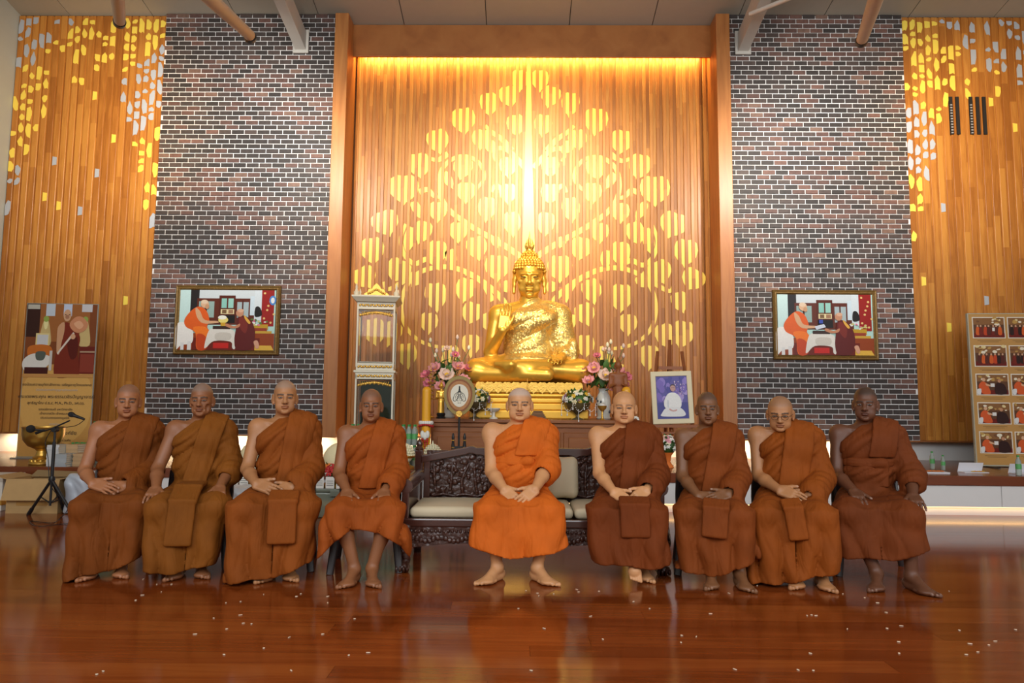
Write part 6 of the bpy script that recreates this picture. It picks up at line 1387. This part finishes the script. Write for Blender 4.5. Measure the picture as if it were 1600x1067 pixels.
# cardboard box
YX = 6.98; b = at(47, 800, YX); cw_, chh, cd = .50, .34, .40; cm = mat('cardboard', srgb(188, 152, 100), .8, namt=.10, nscale=12); cmi = mat('cardboard_inside', srgb(150, 124, 84), .85, namt=.08)
t = thing('cardboard_box', 'open cardboard box on the floor left of the microphone stand', 'box', (b.x, YX+cd/2, 0), .06)
for lo, hi, nm in (((-cw_/2, -cd/2, 0), (cw_/2, -cd/2+.006, chh), 'side'), ((-cw_/2, cd/2-.006, 0), (cw_/2, cd/2, chh), 'side'), ((-cw_/2, -cd/2+.006, 0), (-cw_/2+.006, cd/2-.006, chh), 'side'), ((cw_/2-.006, -cd/2+.006, 0), (cw_/2, cd/2-.006, chh), 'side'), ((-cw_/2+.006, -cd/2+.006, 0), (cw_/2-.006, cd/2-.006, .006), 'bottom')): MB().b2(lo, hi).build(nm, cm, t)
MB().box((0, -cd/2-.035, chh-.105), (cw_+.02, .006, .21), rot3(-.32)).build('front_flap', cm, t); MB().box((0, cd/2+.02, chh+.02), (cw_, .006, .15), rot3(-1.1)).build('back_flap', cmi, t)
for q in (-1, 1): MB().box((q*(cw_/2+.06), 0, chh+.01), (.14, cd, .006), rot3(0, -q*.25)).build('side_flap', cm, t)
MB().box((.0, -cd/2-.0035, .10), (.30, .002, .045)).build('parcel_tape', mat('parcel_tape', srgb(176, 132, 70), .3), t)
# satin covered box
def satin_box(px, Y, w, h, d, label, seed, col):
    b = at(px, 800, Y); F = Field(); r2 = np.random.RandomState(seed); ph = r2.rand(6)*6
    F.rbox((0, 0, h/2), (w/2, d/2, h/2), .04, k=.01)
    F.disp(lambda X, Y_, Z: -.022*np.abs(np.sin(X*26+2.2*np.sin(Z*9+ph[0])+Y_*18+ph[1]))*np.clip(1.1-Z/h*.6, 0, 1)-.018*np.abs(np.sin(Z*22+X*11+ph[2]+1.5*np.sin(X*13)))*np.clip((Z-h*.55)/(h*.3), 0, 1))
    F.cut((0, 0, -1), (0, 0, .003)); V, Q = F.mesh(.011); m = mat('satin_'+str(seed), col, .38, .05, namt=.06, sheen=.3)
    t = thing('satin_covered_box', label, 'box', (b.x, Y+d/2, 0)); np_obj('satin_cloth', V, Q, m, t); return t
satin_box(131, 6.97, .42, .37, .36, 'low box draped in crumpled silver satin behind the leftmost monk', 3, srgb(186, 194, 204))
satin_box(366, 6.60, .30, .30, .34, 'low box draped in silver satin between the ochre and rust robed monks', 5, srgb(196, 200, 204))
# small white gift box at the left edge of the picture
b = at(-8, 800, 7.05); t = thing('gift_box', 'white box with gold trim at the left picture edge', 'box', (b.x-.14, 7.25, 0)); MB().b2((-.16, -.15, 0), (.16, .15, .30)).build('box_body', mat('white_card', srgb(226, 220, 206), .6), t, bevel=.004); MB().b2((-.165, -.155, .06), (.165, .155, .11)).build('gold_band', gold_d, t); MB().b2((-.17, -.16, .30), (.17, .16, .36)).build('lid', mat('white_card', (0, 0, 0)), t, bevel=.004)
# microphone stand
YM = 6.78; b = at(77, 808, YM); ms = thing('microphone_stand', 'black tripod microphone stand with boom at the left', 'stand', (b.x, YM, 0))
zz = lambda py: at(77, py, YM).z
zj = zz(749)
MB().tube([(0, 0, zz(790)), (0, 0, zz(674))], .011, 10).build('pole', blk, ms, smooth=60); MB().tube([(0, 0, zz(745)), (0, 0, zz(690))], .0155, 10).build('sleeve', blk, ms, smooth=60)
hub = MB().lathe([(0, -.03), (.022, -.03), (.03, 0), (.022, .03), (0, .03)], (0, 0, zj), 12).build('hub', blk, ms, smooth=40)
for a, nm in ((PI*1.12, 0), (-.25, 1), (PI*.55, 2)):
    e = Vector((math.cos(a)*.30, math.sin(a)*.30*(-1 if nm == 0 else 1), .014)); lg = MB().tube([(0, 0, zj), e], [.014, .014], 8).build('leg', blk, ms, smooth=60)
    MB().tube([e*.86+Vector((0, 0, zj*.14)), e*1.02-Vector((0, 0, .012))], .019, 8).build('rubber_foot', blk, lg, smooth=60)
    MB().tube([e*.5+Vector((0, 0, zj*.5)), (0, 0, zz(786))], .006, 6).build('brace', blk, lg, smooth=60)
MB().lathe([(0, -.028), (.024, -.028), (.024, .028), (0, .028)], (0, 0, zz(671)), 12, R=rot3(PI/2)).build('boom_clutch', blk, ms, smooth=40)
P1 = lambda px, py: Vector(at(px, py, YM))-Vector((b.x, YM, 0))
MB().tube([P1(57, 677), P1(80, 670), P1(109, 657)], .0075, 8).build('boom_arm', blk, ms, smooth=60); MB().tube([P1(56, 677), P1(68, 672)], .014, 8).build('counterweight', blk, ms, smooth=60)
def microphone(px0, py0, px1, py1, Y, label):
    a, c = at(px0, py0, Y), at(px1, py1, Y); t = thing('microphone', label, 'microphone', c); v = a-c; Lm = v.length; d = v.normalized(); R_ = d.to_track_quat('Z', 'Y').to_matrix()
    MB().lathe([(0, 0), (.010, 0), (.012, .02), (.016, Lm-.05), (.019, Lm-.035), (0, Lm-.03)], (0, 0, 0), 14, R=R_).build('body', blk, t, smooth=50); MB().lathe([(0, Lm-.04), (.020, Lm-.038), (.026, Lm-.02), (.026, Lm), (.018, Lm+.014), (0, Lm+.018)], (0, 0, 0), 14, R=R_).build('grille', mat('mic_grille', (.035, .035, .037), .45, .5, bump=.8, bscale=300), t, smooth=50); return t
microphone(110, 647, 132, 655, YM-.01, 'black microphone clipped to the raised end of the boom')
t = thing('foam_microphone', 'black foam microphone head in front of the gold bowl', 'microphone', at(48, 670, YM-.03)); MB().ell((0, 0, 0), (.040, .040, .038), 14, 9).build('foam_cap', mat('black_foam', (.015, .015, .015), .95, bump=.6, bscale=200), t, smooth=60); MB().tube([(.02, .01, -.01), Vector(at(70, 672, YM))-Vector(at(48, 670, YM-.03))], .009, 8).build('handle', blk, t, smooth=60)
cab = spline([at(132, 656, YM), at(118, 665, YM), at(95, 668, YM), at(84, 668, YM-.01), at(71, 690, YM-.02), at(75, 715, YM-.02), at(80, 760, YM-.04), at(106, 790, YM-.05), Vector((at(106, 806, YM).x, YM-.12, .006)), atz(80, 817, .006), atz(48, 814, .006), atz(60, 822, .006), atz(110, 818, .006), atz(150, 826, .006)], 6)
tag(MB().tube(cab, .0035, 6).build('microphone_cable', blk, smooth=60), 'thin black microphone cable hanging from the boom down to the floor', 'cable')
# ------------------------------------------------------------------ flower wreaths on plastic boxes behind the left monks
plb = mat('green_grey_plastic', srgb(150, 158, 140), .2, trans=.35, namt=.06)
def wreath(px, Y, label, seed, top):
    b = at(px, 808, Y); t0 = thing('plastic_box', 'grey-green plastic box under the flower wreath '+label, 'box', (b.x, Y+.22, 0), group='plastic boxes behind the left monks')
    MB().b2((-.22, -.17, 0), (.22, .17, .25)).build('tub', plb, t0, bevel=.02, seg=3); MB().b2((-.235, -.185, .25), (.235, .185, .285)).build('lid', plb, t0, bevel=.012); MB().b2((-.05, -.20, .21), (.05, -.18, .27)).build('clip', plb, t0, bevel=.006)
    t = thing('flower_wreath', 'flower wreath with cream dome and white ribbons '+label, 'wreath', (b.x, Y+.22, .286), group='flower wreaths behind the left monks')
    MB().lathe([(0, 0), (.16, 0), (.17, .03), (.12, .06), (0, .06)], (0, 0, 0), 20).build('tray', gold_d, t, smooth=40)
    MB().ell((0, 0, .27), (.18, .15, .17), 18, 11).build('dome', mat('cream_plush', srgb(236, 222, 176), .9, namt=.08, bump=.4, bscale=90), t, smooth=60)
    posy(t, (0, -.03, .15), .19, 70, [0, 1, 4, 5, 6, 5, 0, 2], seed, .55, 1.35, 14)
    for k in range(4):
        rb_ = MB().b2((-.20+.105*k, -.188-.004*k, .0), (-.115+.105*k, -.184-.004*k, .115)).build('ribbon', wht, t, bevel=.001)
        for j in range(3): MB().b2((-.19+.105*k, -.1895-.004*k, .03+.02*j), (-.125+.105*k, -.1883-.004*k, .036+.02*j)).build('ribbon_print', mat('grey_ink', (.2, .19, .18), .6), rb_)
wreath(521, 6.85, 'between the rust and red-orange robed monks', 51, 0)
wreath(385, 7.0, 'beside the ochre robed monk', 52, 0)
# ------------------------------------------------------------------ right side: photo board and stage items
YR = 8.55; xr0 = at(1522, 600, YR).x; zt_ = at(1560, 487, YR).z; Wr, Hr = 1.25, zt_-ZST-.01
rb = thing('photo_board', 'tan standing board with rows of ceremony photographs at the right', 'board', (xr0+Wr/2, YR, ZST)); rb.rotation_euler = (-.02, 0, -.06)
MB().b2((-Wr/2, -.006, .012), (Wr/2, .035, Hr)).build('board', mat('board_edge', srgb(176, 172, 150), .5), rb, bevel=.004)
MB().b2((-Wr/2+.012, -.0075, .03), (Wr/2-.012, -.0058, Hr-.012)).build('board_print', mat('tan_print', srgb(190, 142, 74), .55, namt=.05), rb)
for k in (-1, 1): MB().b2((k*.5-.015, -.24, 0), (k*.5+.015, .24, .014)).build('foot', blk, rb, bevel=.003)
r3 = random.Random(77); pwid, phei = .385, .265
for r in range(5):
    for c in range(3):
        cx_, cz_ = -Wr/2+.05+pwid/2+c*(pwid+.028), Hr-.05-phei/2-r*(phei+.086)
        if cz_-phei/2 < .05: continue
        po = MB().b2((cx_-pwid/2, -.0105, cz_-phei/2), (cx_+pwid/2, -.0075, cz_+phei/2)).build('photo', mat('photo_border', srgb(232, 224, 206), .5), rb)
        dk = r >= 2
        sh_ = [(S(96, 62, 40), rect(0, 0, 1, 1)), (S(140, 96, 56), rect(0, 0, 1, .35))]+blobs(12, .05, .0, .95, .35, [S(226, 206, 150), S(190, 150, 80), S(120, 80, 50), S(236, 226, 200)], .03, .09)+[(S(110, 30, 22), rect(0, .78, 1, 1))]
        if not dk:
            for k in range(7): x = .12+.125*k+r3.uniform(-.02, .02); col = r3.choice([S(196, 70, 34), S(120, 40, 28), S(214, 96, 40), S(50, 30, 26), S(90, 40, 30)]); sh_ += [(col, sm([(x-.06, .85), (x-.05, .52), (x, .46), (x+.05, .52), (x+.06, .85)])), (S(206, 160, 126), ellp(x, .42, .03, .055))]
            sh_ += [(S(230, 228, 220), rect(.60, .5, .68, .68))] if r == 0 else []
        else:
            sh_ += [(S(214, 92, 44), sm([(.05, .55), (.15, .36), (.28, .40), (.36, .60), (.42, .95), (.20, .98), (.08, .80)])), (S(216, 172, 136), ellp(.22, .26, .055, .09)), (S(216, 168, 130), sm([(.28, .45), (.46, .55), (.46, .60), (.30, .56)])), (S(52, 26, 24), sm([(.60, .50), (.72, .42), (.88, .52), (.94, .95), (.58, .97)])), (S(196, 142, 108), ellp(.72, .32, .055, .085)), (S(230, 226, 220), rect(.43, .40+.06*r3.random(), .56, .62)), (S(222, 220, 216), sm([(.0, .75), (.12, .72), (.10, .98), (0, .98)]))]
        print_sheet('photo_image', sh_, pwid-.022, phei-.022, po, (cx_, -.0108, cz_))
        for j in range(2): MB().b2((cx_-.14+.03*j, -.0082, cz_-phei/2-.030-.016*j), (cx_+.14-.03*j, -.0076, cz_-phei/2-.025-.016*j)).build('caption_line', mat('caption_ink', srgb(120, 86, 40), .6), rb)
def loose_bottle(px, py, h, label, m3):
    p = atz(px, py, ZST); t = thing('water_bottle', label, 'bottle', (p.x, p.y, ZST), group='loose water bottles on the right of the stage'); s = h/.233
    o = bottle(t, (0, 0, 0)); o.name = 'bottle_body'; t.scale = (s,)*3
loose_bottle(1457, 732, .20, 'green-labelled water bottle behind the open booklet', 0); loose_bottle(1474, 734, .17, 'small clear water bottle right of the green-labelled one', 0); loose_bottle(1592, 742, .21, 'water bottle at the right picture edge behind a tent card', 0)
tc_m = mat('white_paper', srgb(226, 226, 232), .6, namt=.02); org = mat('orange_petal', (0, 0, 0))
def tent(px, py, label, wd=.27, rz=0.0, fl_=True):
    p = atz(px, py, ZST); t = thing('tent_card', label, 'card', (p.x, p.y, ZST), rz, 'white paper cards along the stage edge')
    MB().box((0, .05, .05), (wd, .003, .115), rot3(.35)).build('upright_leaf', tc_m, t); MB().b2((-wd/2, -.06, 0), (wd/2, .05, .006)).build('flat_leaf', tc_m, t)
    if fl_:
        for k in range(5): o = inst('blossom', flower_d[4 if k % 2 else 2], t, (-.02+.025*k, -.03+.01*(k % 2), .010)); o.scale = (.9,)*3
tent(1521, 738, 'white tent card with orange flowers in front of the photo board'); tent(1596, 740, 'white tent card at the right picture edge', .2, 0, False); tent(1420, 733, 'white tent card half hidden by the rightmost monk', .16, 0, False)
p = atz(1460, 739, ZST); t = thing('booklet', 'white booklet with orange flowers lying on the stage edge', 'booklet', (p.x, p.y, ZST), -.12); MB().b2((-.13, -.07, 0), (.13, .07, .012)).build('pages', tc_m, t, bevel=.002)
MB().b2((-.132, -.072, .012), (.132, .072, .0145)).build('cover', tc_m, t)
for k in range(7): o = inst('blossom', flower_d[4], t, (-.06+.022*k, -.01+.015*(k % 2), .018)); o.scale = (.95,)*3
p = atz(1408, 742, ZST); t = thing('small_dish', 'little white dish behind the rightmost monk', 'dish', (p.x+.02, p.y, ZST)); MB().lathe([(0, 0), (.03, 0), (.045, .018), (.042, .02), (0, .008)], (0, 0, 0), 16).build('dish', mat('white_ceramic', (0, 0, 0)), t, smooth=40); MB().ell((0, 0, .014), (.02, .02, .008), 8, 5).build('sweets', mat('red_petal', (0, 0, 0)), t, smooth=60)
# ------------------------------------------------------------------ flower petals scattered on the floor
pts = [(245, 913), (268, 913), (222, 930), (252, 925), (212, 938), (224, 905), (353, 942), (376, 940), (376, 961), (334, 966), (354, 983), (305, 991), (380, 974), (393, 975), (452, 996), (504, 991), (412, 1013), (412, 929), (463, 932), (470, 928), (512, 932), (512, 942), (554, 967), (575, 1020), (161, 1049), (151, 1054), (455, 1048), (350, 1023), (545, 1024),
       (901, 921), (904, 925), (822, 923), (842, 931), (840, 927), (865, 928), (923, 963), (942, 999), (936, 924), (1088, 995), (1064, 1004), (1065, 993), (1110, 959), (1183, 915), (1166, 908), (1139, 927), (1261, 962), (1268, 961), (1275, 962), (1317, 928), (1351, 934), (1371, 942), (1385, 957), (1386, 982), (1408, 978), (1404, 1003), (1405, 1021), (1324, 983), (1266, 1021), (1271, 1048), (1148, 1046), (1247, 1047), (1499, 985), (1516, 1006), (1510, 1023), (1545, 1008), (1555, 1002), (1528, 1019), (1587, 984), (1483, 924), (830, 1048), (810, 951), (850, 982), (990, 940), (1015, 951)]
petal_fl = [meshof(MB().prism(leaf_poly(0, 0, w_, h_, 0), 0, .0025, lambda x, y, z: (x, z, y+.4*x*x+.001)), 'fallen_petal', mat('fallen_petal', srgb(232, 214, 186), .6, objvar=.1)) for w_, h_ in ((.006, .012), (.008, .010), (.0045, .016))]
for k, (px, py) in enumerate(pts):
    p = atz(px, py, .001); o = bpy.data.objects.new('fallen_petal', petal_fl[k % 3]); C.objects.link(o); o.location = (p.x, p.y, .0006); o.rotation_euler = (0, 0, rr.random()*6)
    tag(o, 'tiny pale flower petal fallen on the glossy wooden floor', 'petal', 'fallen petals on the floor')
